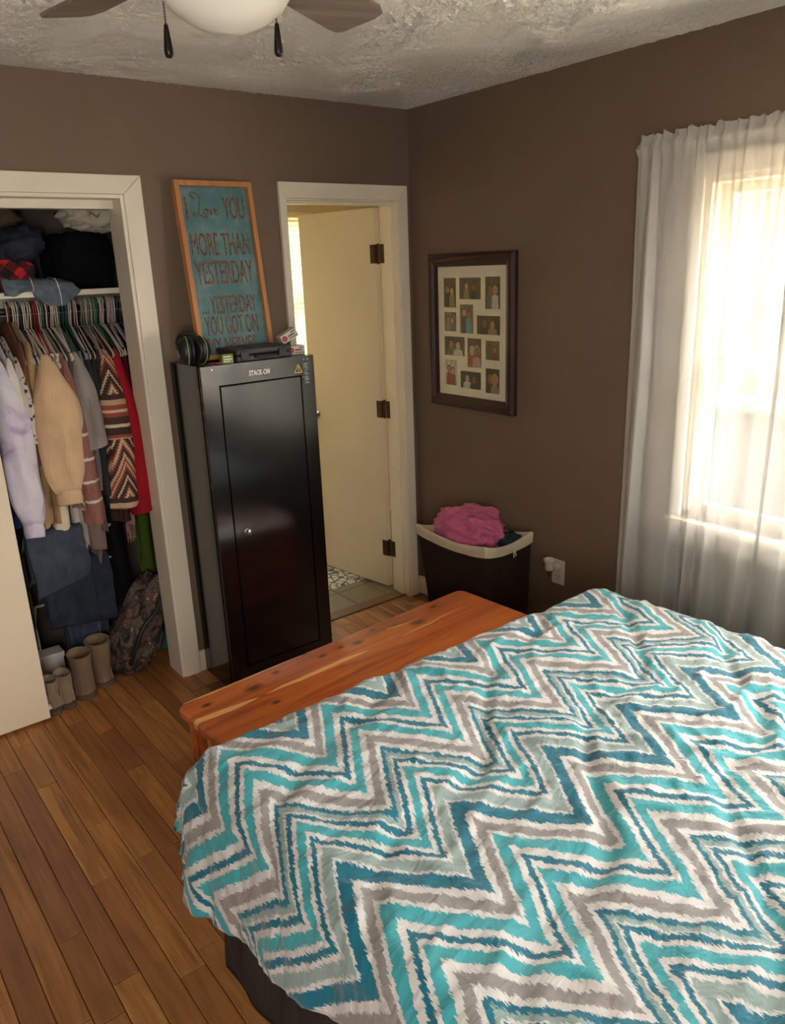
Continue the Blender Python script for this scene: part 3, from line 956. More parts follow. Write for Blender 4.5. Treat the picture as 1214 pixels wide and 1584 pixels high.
# local: x across, y up, z out of the board toward the room
wood_f = NT('sign_pine'); v = wood_f.objc()
g = wood_f.noise(wood_f.mapping(v, (14, 14, 3)), 1.0, 5, .6, .5)
wood_f.base(wood_f.ramp(g, [(.3, lin((168, 110, 66))), (.7, lin((206, 146, 92)))])); wood_f.rough(.55)
teal_b = NT('sign_teal'); v = teal_b.objc()
g = teal_b.noise(v, 7, 5, .65)
g2 = teal_b.noise(teal_b.mapping(v, (40, 40, 6)), 1.0, 4)
zz = teal_b.xyz(v)[2]
cc = teal_b.ramp(g, [(.32, lin((70, 108, 112))), (.5, lin((84, 122, 126))), (.72, lin((126, 148, 148)))])
cc = teal_b.mix(teal_b.math('MULTIPLY', teal_b.ramp(g2, [(.5, (0, 0, 0)), (.75, (1, 1, 1))]), .25), cc, lin((150, 160, 150)))
teal_b.base(cc); teal_b.rough(.6)
carve = NT('carved_wood'); v = carve.objc()
carve.base(carve.ramp(carve.noise(v, 90, 3), [(.35, lin((78, 46, 28))), (.65, lin((150, 100, 62)))])); carve.rough(.7)
FW = .020
MB().box(FW * .6, SW - FW * .6, FW * .6, SH - FW * .6, .006, .014, M=Msg).build('panel', teal_b.m, sg)
for a_, b_, c_, d_ in ((0, FW, 0, SH), (SW - FW, SW, 0, SH), (FW, SW - FW, 0, FW), (FW, SW - FW, SH - FW, SH)):
    MB().box(a_, b_, c_, d_, 0, .034, M=Msg).build('frame_rail', wood_f.m, sg, bevel=.0015)
def carved(txt, x_, y_, w_, h_):
    b_ = text_mb(txt, 1.0, Matrix.Identity(4), .0016)
    xs = [p.x for p in b_.v]; ys = [p.y for p in b_.v]; zs_ = [p.z for p in b_.v]
    kx, ky, kz = w_ / (max(xs) - min(xs)), h_ / (max(ys) - min(ys)), .0016 / (max(zs_) - min(zs_))
    b_.v = [Msg @ Vector((x_ + (p.x - min(xs)) * kx, y_ + (p.y - min(ys)) * ky, .0140 + (p.z - min(zs_)) * kz)) for p in b_.v]
    return b_.build('carved_letters', carve.m, sg, fix=False)
carved('I', .040, .547, .008, .084)
carved('YOU', .204, .549, .092, .084)
carved('MORE THAN', .040, .408, .258, .088)
carved('YESTERDAY', .042, .297, .254, .092)
carved('...', .044, .182, .028, .012)
carved('YESTERDAY', .084, .181, .206, .070)
carved('YOU GOT ON', .046, .098, .238, .074)
carved('MY NERVES', .050, .026, .214, .060)
# the word "Love" in flowing script
def catmull(pts, k=8):
    out = []
    P_ = [pts[0]] + list(pts) + [pts[-1]]
    for i in range(1, len(P_) - 2):
        p0, p1, p2, p3 = (Vector(q) for q in P_[i - 1:i + 3])
        for j in range(k):
            t_ = j / k
            out.append(.5 * ((2 * p1) + (-p0 + p2) * t_ + (2 * p0 - 5 * p1 + 4 * p2 - p3) * t_ ** 2 + (-p0 + 3 * p1 - 3 * p2 + p3) * t_ ** 3))
    out.append(Vector(pts[-1]))
    return out
Ls = [(.020, .075), (.006, .088), (.010, .104), (.030, .100), (.046, .082), (.040, .040), (.030, .010), (.014, .000), (.004, .008), (.016, .016), (.040, .004), (.062, -.008), (.078, .000)]
ov = [(.070, .030), (.060, .022), (.062, .006), (.074, .004), (.078, .020), (.070, .032), (.082, .026), (.090, .030), (.094, .006), (.104, .030), (.112, .026), (.120, .018), (.124, .030), (.116, .030), (.114, .012), (.124, .006), (.138, .016)]
lv = MB()
for path in (Ls, ov):
    pp = catmull([(px * .86 + .066, py * .86 + .560, .0152) for px, py in path])
    lv.tube([Msg @ p for p in pp], .0019, 6)
lv.build('script_word', carve.m, sg, smooth=True)

# ================================================================== things on the cabinet top
# hearing protectors
em = thing('ear_defenders', (-1.290, -.215, KZ), 'black ear defenders with green piping on the cabinet top', 'ear defenders')
for k, (x_, ang) in enumerate(((-1.318, -12), (-1.262, 14))):
    Mc = Matrix.Translation((x_, -.215, KZ + .058)) @ Matrix.Rotation(math.radians(ang), 4, 'Z') @ Matrix.Rotation(PI / 2 if k else -PI / 2, 4, 'Y')
    cup = MB().lathe([(.0, -.014), (.034, -.014), (.042, -.008), (.044, 0), (.040, .016), (.028, .028), (.0, .032)], n=24)
    cup.v = [Mc @ Vector((p.x * 1.25, p.y, p.z)) for p in cup.v]
    co = cup.build('ear_cup', M['black_plastic'], em, smooth=True, angle=.8)
    pip = MB().tube([Mc @ Vector((1.25 * .0445 * math.cos(a_ * PI / 12), .0445 * math.sin(a_ * PI / 12), .001)) for a_ in range(24)], .0018, 5, closed=True)
    pip.build('piping', plain('green_piping', (150, 168, 120), .5), co, smooth=True)
    cu_ = MB().lathe([(.026, -.026), (.038, -.026), (.041, -.018), (.036, -.0135), (.026, -.0135)], n=24)
    cu_.v = [Mc @ Vector((p.x * 1.25, p.y, p.z)) for p in cu_.v]
    cu_.build('cushion', M['black_plastic'], em, smooth=True)
hb = []
for k in range(17):
    a_ = PI * k / 16
    hb.append((-1.290 - .060 * math.cos(a_), -.215 + .055 * math.sin(a_), KZ + .070 + .050 * math.sin(a_)))
MB().tube(hb, [.006] * 17, 8).build('headband', M['black_plastic'], em, smooth=True)
for sx in (-1, 1):
    x_ = -1.290 + sx * .060
    MB().tube([(x_, -.215, KZ + .070), (x_ + sx * .004, -.218, KZ + .05), (x_, -.225, KZ + .035)], .0016, 6).build('yoke', M['chrome'], em, smooth=True)
# leather scrap
mb = MB().grid(12, 8, lambda a, b: Vector((-1.235 + .06 * a + .01 * b, -.285 + .035 * b, KZ + .004 + .012 * a * (1 - a) + .006 * max(0, nz(a * 5, b * 5)))))
o = mb.build('leather_scrap', plain('tan_leather', (148, 92, 62), .6, 0, .2, 40), smooth=True, fix=False)
o.modifiers.new('thickness', 'SOLIDIFY').thickness = .003
tag(o, 'small scrap of tan leather beside the ear defenders', 'leather')
# small green box
gb = thing('small_carton', (-1.180, -.268, KZ), 'little green and white carton left of the black case', 'box')
Mg = Matrix.Translation((-1.180, -.268, KZ)) @ Matrix.Rotation(math.radians(-6), 4, 'Z')
MB().box(-.022, .022, -.018, .018, .0005, .036, M=Mg).build('carton', plain('green_card', (128, 138, 56), .6), gb, bevel=.001)
st_ = MB()
for k, (z_, w_) in enumerate(((.008, .026), (.016, .034), (.026, .030))):
    st_.box(-.018, -.018 + w_, -.0186, -.0181, z_, z_ + .0035, M=Mg)
st_.build('print_band', M['white_print'], gb)
# black plastic case
pc = thing('plastic_case', (-1.03, -.19, KZ), 'flat black moulded plastic case lying on the cabinet', 'case')
Mp = Matrix.Translation((-1.022, -.206, KZ + .001)) @ Matrix.Rotation(math.radians(1.5), 4, 'Z')
MB().box(-.128, .128, -.085, .085, 0, .024, M=Mp).build('case_base', M['case_plastic'], pc, bevel=.006)
ld = MB().box(-.128, .128, -.085, .085, .0255, .050, M=Mp).build('case_lid', M['case_plastic'], pc, bevel=.007)
MB().box(-.045, .045, -.060, .060, .050, .0525, M=Mp).build('raised_panel', M['case_plastic'], ld, bevel=.002)
for x_ in (-.092, .082):
    MB().box(x_ - .018, x_ + .018, -.091, -.0845, .008, .040, M=Mp).build('latch', M['black_plastic'], pc, bevel=.002)
hd_ = MB().tube([Mp @ Vector(q) for q in ((-.045, -.084, .018), (-.045, -.104, .018), (-.035, -.112, .018), (.035, -.112, .018), (.045, -.104, .018), (.045, -.084, .018))], .006, 8)
hd_.build('handle', M['case_plastic'], pc, smooth=True)
# two small cartons with a red disc
rd = plain('red_print', (176, 62, 52), .5)
dk = plain('dark_print', (70, 58, 54), .5)
wc = plain('white_card', (208, 196, 184), .6, 0, .05)
def carton(label, Mx):
    e = thing('printed_carton', tuple(Mx.translation), label, 'box', 'white cartons on the cabinet')
    MB().box(0, .078, 0, .05, 0, .036, M=Mx).build('carton', wc, e, bevel=.001)
    MB().lathe([(.0, 0), (.0125, 0), (.0125, .0006), (0, .0006)], n=20, M=Mx @ Matrix(((1, 0, 0, .016), (0, 0, -1, -.0001), (0, 1, 0, .018), (0, 0, 0, 1)))).build('red_disc', rd, e)
    pr = MB()
    for x0, x1, z0, z1 in ((.034, .040, .014, .023), (.042, .049, .014, .023), (.051, .057, .014, .023), (.059, .064, .014, .023), (.050, .072, .027, .031)):
        pr.box(x0, x1, -.0006, -.0001, z0, z1, M=Mx)
    pr.box(.032, .074, -.0006, -.0001, .006, .009, M=Mx)
    pr.build('print', dk, e)
carton('white carton with red disc lying flat beside the black case', Matrix.Translation((-.878, -.232, KZ + .001)) @ Matrix.Rotation(math.radians(-8), 4, 'Z'))
carton('white carton tilted against the black case on top of another', Matrix.Translation((-.890, -.225, KZ + .0445)) @ Matrix.Rotation(math.radians(-10), 4, 'Z') @ Matrix.Rotation(math.radians(-27), 4, 'Y'))

# ================================================================== photo collage frame on the right wall
pf = thing('collage_frame', (0, -.428, 1.082), 'dark mahogany multi photo frame on the brown wall', 'picture frame')
FY0, FY1, FZ0, FZ1 = -.712, -.146, 1.080, 1.790
fwood = plain('mahogany', (52, 28, 30), .32, 0, .25, 18)
bw = .058
def facing_x(y, z, x=-.001):      # local x -> -y, local y -> +z, local z -> -x
    return Matrix(((0, 0, -1, x), (-1, 0, 0, y), (0, 1, 0, z), (0, 0, 0, 1)))
Mf = facing_x(FY1, FZ0)
FWd, FHt = FY1 - FY0, FZ1 - FZ0
def rail(poly_o, poly_i):
    (ax, ay), (bx2, by2) = poly_o
    (cx2, cy2), (dx2, dy2) = poly_i
    def lp(p, q, k): return (p[0] + (q[0] - p[0]) * k, p[1] + (q[1] - p[1]) * k)
    prof = [(0, 0), (0, .020), (.25, .030), (.55, .030), (.75, .020), (1, .014), (1, 0)]
    r0 = [Mf @ Vector((*lp(poly_o[0], poly_i[0], k), z)) for k, z in prof]
    r1 = [Mf @ Vector((*lp(poly_o[1], poly_i[1], k), z)) for k, z in prof]
    return MB().loft([r0, r1])
O_ = [(0, 0), (FWd, 0), (FWd, FHt), (0, FHt)]
I_ = [(bw, bw), (FWd - bw, bw), (FWd - bw, FHt - bw), (bw, FHt - bw)]
for k in range(4):
    n_ = (k + 1) % 4
    rail((O_[k], O_[n_]), (I_[k], I_[n_])).build('frame_rail', fwood, pf)
MB().box(bw - .004, FWd - bw + .004, bw - .004, FHt - bw + .004, .002, .008, M=Mf).build('mat_board', plain('mat_cream', (238, 226, 208), .8, 0, .03), pf)
PH = [  # x0, x1, y_top, y_bottom in fractions of the visible mat, background, skin/figure style
 (.09, .275, .085, .31, (44, 50, 44), 0), (.33, .64, .085, .245, (78, 66, 56), 1), (.705, .91, .08, .315, (66, 68, 62), 2),
 (.095, .275, .345, .495, (96, 84, 74), 3), (.335, .53, .285, .505, (96, 88, 86), 4), (.585, .91, .365, .505, (58, 42, 36), 5),
 (.09, .40, .535, .685, (70, 60, 54), 6), (.445, .645, .54, .765, (84, 66, 62), 7), (.71, .905, .55, .695, (122, 96, 62), 8),
 (.095, .275, .72, .925, (196, 182, 160), 9), (.335, .64, .80, .935, (44, 44, 46), 10), (.71, .905, .76, .95, (58, 52, 46), 11)]
MWd, MHt = FWd - 2 * bw, FHt - 2 * bw
skin = [plain('print_skin_warm', (176, 122, 96), .5), plain('print_skin_pale', (196, 160, 136), .5), plain('print_skin_deep', (132, 88, 72), .5)]
cl_ = {k: plain('print_' + k, c, .5, 0, .3, 120) for k, c in dict(black=(22, 22, 24), white=(196, 190, 184), blue=(88, 150, 176), red=(136, 44, 40), tan=(150, 120, 88), grey=(98, 96, 92), pink=(186, 142, 138), hair=(48, 32, 26), blond=(186, 148, 92), gold=(196, 150, 60)).items()}
TOPS = [('black', 'tan'), ('tan', 'black'), ('grey', 'white'), ('tan', 'grey'), ('black', 'blue'), ('black', 'tan'), ('grey', 'white'), ('red', 'pink'), ('grey', 'red'), ('red', 'red'), ('white', 'black'), ('black', 'tan')]
def ell(mb_, M4, cx_, cy_, rx, ry, z, mi, n=14, y0=None):
    pts = []
    for k in range(n):
        a_ = 2 * PI * k / n
        px, py = cx_ + rx * math.cos(a_), cy_ + ry * math.sin(a_)
        pts.append((px, py))
    mb_.add([M4 @ Vector((px, py, z)) for px, py in pts], [tuple(range(n))], mi)
for k, (a0, a1, t0, t1, bgc, st) in enumerate(PH):
    x0, x1 = bw + a0 * MWd, bw + a1 * MWd
    y1, y0 = FHt - bw - t0 * MHt, FHt - bw - t1 * MHt
    w_, h_ = x1 - x0, y1 - y0
    Mph = Mf @ Matrix.Translation((x0, y0, .0081))
    p_ = MB().box(0, w_, 0, h_, 0, .0006, M=Mph).build('photo', plain('print_ground', bgc, .35, 0, .6, 45, detail=6), pf)
    fg = MB()
    mats = [skin[k % 3], skin[(k + 1) % 3], cl_[TOPS[k][0]], cl_[TOPS[k][1]], cl_['hair'], cl_['blond' if k in (2, 7, 11) else 'hair']]
    clo = st in (5, 6, 7, 10, 11)                # close-ups have larger heads
    hr = (.27 if clo else .19) * min(w_, h_ * .8)
    for q, (cx_, hh) in enumerate(((.34, .60 if clo else .62), (.68, .54 if clo else .56))):
        if st == 4: hh += .10
        cxp, cyp = cx_ * w_, hh * h_
        bw2 = min(hr * (1.7 if clo else 1.25), cxp - .0008, w_ - cxp - .0008)
        fg.add([Mph @ Vector((px, py, .0009 + .0002 * q)) for px, py in ((cxp - bw2, .0005), (cxp + bw2, .0005), (cxp + bw2 * .85, cyp - hr * 1.2), (cxp, cyp - hr * .7), (cxp - bw2 * .85, cyp - hr * 1.2))], [(0, 1, 2, 3, 4)], 2 + q)
        ell(fg, Mph, cxp, cyp + hr * .2, hr * .95, min(hr * 1.12, h_ - cyp - hr * .25), .0011 + .0002 * q, 4 + q)
        ell(fg, Mph, cxp, cyp - hr * .08, hr * .74, hr * .98, .0012 + .0002 * q, q)
    fg.build('printed_figures', mats, p_, fix=False)
MB().box(bw - .002, FWd - bw + .002, bw - .002, FHt - bw + .002, .0108, .0118, M=Mf).build('glass', M['glass'], pf)

# ================================================================== sheer curtains on a slim rod
rodt = thing('curtain_rod', (-.07, -1.90, 2.08), 'slim white curtain rod through the gathered curtain heading', 'curtain rod')
MB().tube([(-.002, -1.322, 2.098), (-.05, -1.322, 2.098), (-.066, -1.326, 2.098), (-.07, -1.345, 2.098), (-.07, -2.47, 2.098), (-.066, -2.485, 2.098), (-.05, -2.49, 2.098), (-.002, -2.49, 2.098)], .005, 8).build('rod', M['trim'], rodt, smooth=True)
for y_ in (-1.322, -2.49):
    MB().box(-.004, -.0005, y_ - .012, y_ + .012, 2.078, 2.118).build('bracket', M['trim'], rodt)
def curtain(name, label, ya, yb, yab, ybb, seed, nf, zb):
    ztop = 2.140
    nu, nv = 340, 120
    rg = random.Random(seed)
    ph = [rg.uniform(0, 6.3) for _ in range(6)]
    warp = [rg.uniform(-1, 1) for _ in range(40)]
    def foldx(u_):
        g_ = u_ * nf + 1.0 * nz(u_ * 3.3, seed)
        k_ = g_ - math.floor(g_)
        s_ = 1 - 2 * min(1, k_ / .78) if k_ < .78 else -1 + 2 * (k_ - .78) / .22
        return .8 * math.sin(s_ * PI / 2) + .35 * nz(u_ * 5, seed + 5)
    def pt(a, b):
        # b: 0 top ruffle, 1 bottom hem; first 8% are heading and pocket
        z_ = ztop + (zb - ztop) * b
        dpt = ztop - z_
        y_ = (ya + (yab - ya) * b) + ((yb - ya) + ((ybb - yab) - (yb - ya)) * b) * a
        fine = math.sin(a * 2 * PI * nf * 2.6 + ph[0] + 2 * nz(a * 12, seed))
        grow = min(1, max(0, (dpt - .055) / .5))
        if dpt < .030:        # ruffle
            x_ = -.072 + .012 * fine + .022 * nz(a * 38, dpt * 25, seed)
            z_ += .016 * nz(a * 30, 3, seed)
        elif dpt < .055:      # rod pocket
            x_ = -.084 + .004 * fine
        else:
            aa = a + .05 * b * (1 - a) * nz(a * 3, seed + 8) + .02 * nz(b * 2.5, a * 3, seed)
            fan = .006 * fine * (1 - grow) + .028 * foldx(aa) * (.25 + .75 * grow)
            x_ = -.078 + fan * (1 + .2 * b) + .012 * b * nz(a * 4, b * 2, seed) - .006 * b
        return Vector((x_, y_ + .006 * nz(a * 9, b * 3, seed), z_))
    e = thing(name, (-.078, (ya + yb) / 2, zb), label, 'curtain', 'sheer curtain panels at the window')
    o = MB().grid(nu, nv, pt).build('sheer_panel', M['sheer'], e, smooth=True, fix=False)
    hem = MB().grid(nu, 3, lambda a, b: pt(a, 1 - .028 * (1 - b)) + Vector((-.0015, 0, 0)))
    hem.build('hem', M['sheer'], e, smooth=True, fix=False)
    hd2 = MB().grid(nu, 4, lambda a, b: pt(a, .001 + .030 * b) + Vector((.016, 0, 0)))
    hd2.build('heading_back', M['sheer'], e, smooth=True, fix=False)
    sh = MB().grid(4, nv, lambda a, b: pt(a * .03, b) + Vector((-.0018, 0, 0)))
    sh.build('side_hem', M['sheer'], e, smooth=True, fix=False)
    return e
curtain('sheer_curtain', 'white sheer curtain panel nearest the room corner', -1.335, -1.915, -1.325, -1.885, 4, 5.2, .05)
curtain('sheer_curtain', 'white sheer curtain panel at the right edge of the window', -1.90, -2.47, -1.868, -2.48, 9, 5.0, .05)

# ================================================================== ceiling fan
FX, FYc = -1.905, -1.862
fan = thing('ceiling_fan', (FX, FYc, 2.07), 'ceiling fan with grey wood blades and frosted bowl light', 'fan')
MB().lathe([(.0, 0), (.065, 0), (.070, -.012), (.062, -.040), (.022, -.052), (.0, -.052)], (FX, FYc, H - .004), 28).build('canopy', M['bronze'], fan, smooth=True, angle=.6)
MB().lathe([(.013, 0), (.013, -.06)], (FX, FYc, H - .05), 12).build('down_rod', M['bronze'], fan, smooth=True)
MB().lathe([(.0, .052), (.05, .052), (.095, .034), (.108, .0), (.100, -.030), (.070, -.042), (0, -.042)], (FX, FYc, 2.285), 36).build('motor_housing', M['bronze'], fan, smooth=True, angle=.6)
lkit = MB().lathe([(.0, .028), (.055, .028), (.066, .015), (.112, .004), (.118, -.006), (.112, -.012), (0, -.012)], (FX, FYc, 2.215), 36).build('light_fitter', M['bronze'], fan, smooth=True, angle=.6)
MB().lathe([(.114, .0), (.116, -.012), (.108, -.038), (.088, -.066), (.058, -.086), (.028, -.096), (.0, -.099)], (FX, FYc, 2.207), 40).build('glass_bowl', M['bowl'], fan, smooth=True)
for k in range(5):
    an = math.radians(28 + 72 * k)
    Mb = Matrix.Translation((FX, FYc, 2.232)) @ Matrix.Rotation(an, 4, 'Z') @ Matrix.Rotation(math.radians(-11), 4, 'X')
    iron = MB().prism([(.085, -.018), (.135, -.012), (.175, -.036), (.215, -.030), (.215, .030), (.175, .036), (.135, .012), (.085, .018)], .004, Mb @ Matrix.Translation((0, 0, -.006)))
    io = iron.build('blade_iron', M['bronze'], fan, bevel=.001)
    pol = [(.170, -.046), (.30, -.056), (.46, -.062), (.492, -.052), (.503, -.030), (.500, .048), (.490, .058), (.46, .061), (.30, .056), (.170, .046)]
    MB().prism(pol, .006, Mb).build('blade', M['blade'], fan, bevel=.0015)
for cx_, cy_, nm in ((-1.977, -1.788, 0), (-1.827, -1.880, 1)):
    ch_ = MB()
    z = 2.130
    beads = 0
    while z < 2.206:
        ch_.lathe([(0, -.0019), (.0013, -.0013), (.0019, 0), (.0013, .0013), (0, .0019)], (cx_, cy_, z), 6)
        z += .0042
    ch_.tube([(cx_, cy_, 2.128), (cx_, cy_, 2.207)], .0006, 5)
    co = ch_.build('pull_chain', M['chain'], fan, smooth=True)
    MB().lathe([(0, 0), (.0048, .001), (.0070, .006), (.0072, .012), (.0058, .026), (.0042, .040), (.0032, .048), (0, .049)], (cx_, cy_, 2.080), 18).build('fob', M['bronze'], co, smooth=True)

# ================================================================== laundry hamper
hm = thing('laundry_hamper', (-.235, -.665, 0), 'dark brown fabric laundry hamper with cream folded rim', 'hamper')
M['hamper'] = cloth('brown_canvas', (50, 35, 30), .14, .75)
M['liner'] = cloth('cream_cotton', (206, 190, 164), .06)
def rect_ring(x0, x1, y0, y1, z, sag=0.0, n=14, bulge=0.0, zs=0):
    cs = [(x0, y0), (x1, y0), (x1, y1), (x0, y1)]
    out = []
    for k in range(4):
        a_, b_ = cs[k], cs[(k + 1) % 4]
        for j in range(n):
            u_ = j / n
            w_ = 1 - (2 * u_ - 1) ** 2
            px, py = a_[0] + (b_[0] - a_[0]) * u_, a_[1] + (b_[1] - a_[1]) * u_
            cxm, cym = (x0 + x1) / 2, (y0 + y1) / 2
            nx_, ny_ = ((0, -1), (1, 0), (0, 1), (-1, 0))[k]
            wob = .006 * nz(u_ * 5 + k * 3, z * 9, zs) * (w_ ** .5)
            out.append(Vector((px + nx_ * (bulge * w_ + wob), py + ny_ * (bulge * w_ + wob), z - sag * w_)))
    return out
HT = (-.380, -.088, -.890, -.443)
HB = (-.335, -.075, -.850, -.500)
def hl(k, ins=0):
    return tuple(HB[i] + (HT[i] - HB[i]) * k + (ins if i % 2 == 0 else -ins) for i in range(4))
rings = []
for k in range(17):
    kk = k / 16
    x0, x1, y0, y1 = hl(kk)
    rings.append(rect_ring(x0, x1, y0, y1, .004 + .585 * kk, .03 * kk ** 3, bulge=-.012 * math.sin(PI * kk) - .010 * kk ** 4))
x0, x1, y0, y1 = hl(.55, .012)
inner = []
for kk in (1.0, .9, .75, .6):
    a_ = hl(kk, .006)
    inner.append(rect_ring(*a_, .004 + .585 * kk, .03 * kk ** 3, bulge=-.012))
MB().loft(rings, cap=False).add(rings[0], [tuple(reversed(range(56)))]).build('fabric_body', M['hamper'], hm, smooth=True, angle=.9)
lin_r = []
for kk, o_ in ((.922, -.004), (.965, -.005), (1.0, -.005), (1.008, -.001), (1.006, .006), (.97, .010), (.9, .014), (.75, .018), (.6, .022)):
    a_ = hl(kk, o_)
    lin_r.append(rect_ring(*a_, .004 + .585 * kk, .03 * min(1, kk) ** 3, bulge=-.010 * kk ** 4))
MB().loft(lin_r, cap=False).build('liner', M['liner'], hm, smooth=True, angle=.9)
ds = MB().tube([(-.207, -.888, .565), (-.208, -.897, .555), (-.205, -.898, .540)], .003, 6)
ds.lathe([(0, -.008), (.006, -.004), (.007, 0), (.006, .004), (0, .008)], (-.205, -.899, .536), 8)
ds.tube([(-.206, -.899, .532), (-.214, -.901, .520), (-.212, -.902, .506)], .0026, 6).tube([(-.205, -.899, .532), (-.200, -.902, .520), (-.203, -.902, .510)], .0026, 6)
ds.build('drawstring', M['white_plastic'], hm, smooth=True)

def blob(c, r, amp=.2, freq=3.0, ex=2.4, seed=0, n=36, flat=None, tilt=None, ridged=0.0):
    c = Vector(c)
    rings = []
    for i in range(n + 1):
        ph_ = -PI / 2 + PI * i / n
        ring = []
        for j in range(n * 2):
            th_ = PI * j / n
            def sp_(w_): return math.copysign(abs(w_) ** (2 / ex), w_)
            p = Vector((sp_(math.cos(ph_)) * sp_(math.cos(th_)), sp_(math.cos(ph_)) * sp_(math.sin(th_)), sp_(math.sin(ph_))))
            q_ = Vector((p.x * freq + seed * 7.1, p.y * freq, p.z * freq))
            dsp = 1 + amp * noise.fractal(q_, 1.0, 2.0, 4)
            if ridged:
                dsp += ridged * max(0, 1 - 3.0 * abs(noise.noise(q_ * 1.3)))
            p = Vector((p.x * r[0], p.y * r[1], p.z * r[2])) * dsp
            if tilt is not None:
                p = tilt @ p
            p = c + p
            if flat is not None and p.z < flat:
                p.z = flat
            ring.append(p)
        rings.append(ring)
    return MB().loft(rings, cap=False)
pk = cloth('pink_fleece', (196, 100, 138), .10, .95, .3, 160)
mb = blob((-.240, -.655, .578), (.112, .170, .095), .30, 2.0, 2.2, 3, 44, None, None, .16)
tag(mb.build('fleece_blanket', pk, smooth=True), 'crumpled pink fleece heaped in the laundry hamper', 'blanket')
mb = blob((-.160, -.825, .545), (.055, .045, .045), .3, 3, 2.2, 8, 20)
tag(mb.build('dark_garment', cloth('slate_knit', (44, 54, 60)), smooth=True), 'dark slate garment in the hamper beside the pink fleece', 'clothing')

# ================================================================== outlet and plug-in socket
ol = thing('wall_outlet', (0, -.978, .346), 'white duplex outlet plate low on the brown wall', 'outlet')
Mo = facing_x(-.943, .346)
MB().box(0, .070, 0, .116, 0, .006, M=Mo).build('cover_plate', M['white_plastic'], ol, bevel=.002)
for zc_ in (.036, .080):
    rec = MB().box(.018, .052, zc_ - .014, zc_ + .014, .006, .0072, M=Mo).build('receptacle', M['white_plastic'], ol, bevel=.001)
    sl_ = MB().box(.026, .0285, zc_ - .002, zc_ + .008, .0072, .0075, M=Mo).box(.0415, .044, zc_ - .002, zc_ + .007, .0072, .0075, M=Mo)
    sl_.lathe([(0, 0), (.0028, 0), (.0028, .0003), (0, .0003)], n=10, M=Mo @ Matrix.Translation((.035, zc_ - .008, .0072)))
    sl_.build('slot', M['gap'], rec)
ls = thing('socket_adapter', (-.06, -.97, .40), 'white plug-in lamp socket mounted on the wall outlet', 'lamp socket')
MB().tube([(-.008, -.978, .428), (-.026, -.978, .432), (-.034, -.978, .446), (-.036, -.978, .462)], [.014, .014, .0135, .012], 14).build('elbow', M['white_plastic'], ls, smooth=True, angle=.7)
MB().lathe([(.0, .0), (.014, .0), (.0175, .004), (.019, .030), (.020, .040), (.025, .044), (.026, .050), (.024, .053), (.019, .053), (.017, .036), (.0, .034)], (-.068, -.978, .430), 24).build('socket_cup', M['white_plastic'], ls, smooth=True, angle=.7)
MB().tube([(-.072, -.982, .432), (-.074, -.983, .414), (-.070, -.982, .402)], [.006, .0055, .003], 8).build('switch_stem', plain('aged_brass', (96, 78, 52), .4, .7), ls, smooth=True)

# ================================================================== closet: shelf, rod, hangers
sf = thing('closet_shelf', (-2.14, .45, 1.68), 'cream shelf board across the top of the closet', 'shelf')
MB().box(-3.02, -1.281, .262, .655, 1.680, 1.702).build('board', M['trim'], sf, bevel=.002)
MB().box(-3.02, -1.281, .638, .655, 1.60, 1.679).build('cleat', M['trim'], sf)
MB().box(-1.298, -1.281, .20, .637, 1.60, 1.679).build('cleat', M['trim'], sf)
rd_ = thing('closet_rod', (-2.14, .36, 1.62), 'metal closet rod packed with hangers', 'rod')
MB().tube([(-3.018, .36, 1.628), (-1.299, .36, 1.628)], .014, 14).build('rod_tube', M['chain'], rd_, smooth=True)
HCOL = dict(white=(196, 184, 172), cream=(190, 176, 150), red=(150, 34, 34), darkred=(84, 26, 30), maroon=(58, 24, 28), blue=(36, 54, 92), navy=(30, 38, 56), green=(70, 98, 78), teal=(44, 84, 76), lime=(112, 150, 64), grey=(140, 132, 124), pink=(190, 160, 156), slate=(66, 72, 78))
HM = {k: plain('hanger_' + k, c, .4, 0, .06) for k, c in HCOL.items()}
hp = [(4, 'pink'), (7, 'darkred'), (12.5, 'cream'), (15.5, 'cream'), (19, 'white'), (22.5, 'blue'), (27, 'white'), (31, 'cream'), (34, 'white'), (38, 'white'), (40.5, 'maroon'),
      (44, 'red'), (47, 'red'), (50.5, 'white'), (53.5, 'grey'), (57, 'green'), (62, 'white'), (64.5, 'maroon'), (69, 'white'), (72, 'white'), (75.5, 'cream'), (79, 'white'), (82, 'green'),
      (88, 'teal'), (92.5, 'teal'), (95, 'teal'), (97.5, 'white'), (100.5, 'white'), (103, 'maroon'), (106, 'pink'), (109, 'white'), (117, 'grey'), (120, 'grey'), (123.5, 'grey'), (126, 'white'), (129, 'grey'),
      (132.5, 'white'), (135, 'green'), (138, 'lime'), (140.5, 'green'), (143, 'teal'), (147, 'white'), (150, 'white'), (153, 'white'), (157, 'maroon'), (159.5, 'pink'), (162, 'white'), (164.5, 'pink'), (167, 'white'), (169.5, 'grey'), (172, 'white'),
      (176.5, 'blue'), (181, 'slate'), (186, 'navy'), (191, 'slate')]
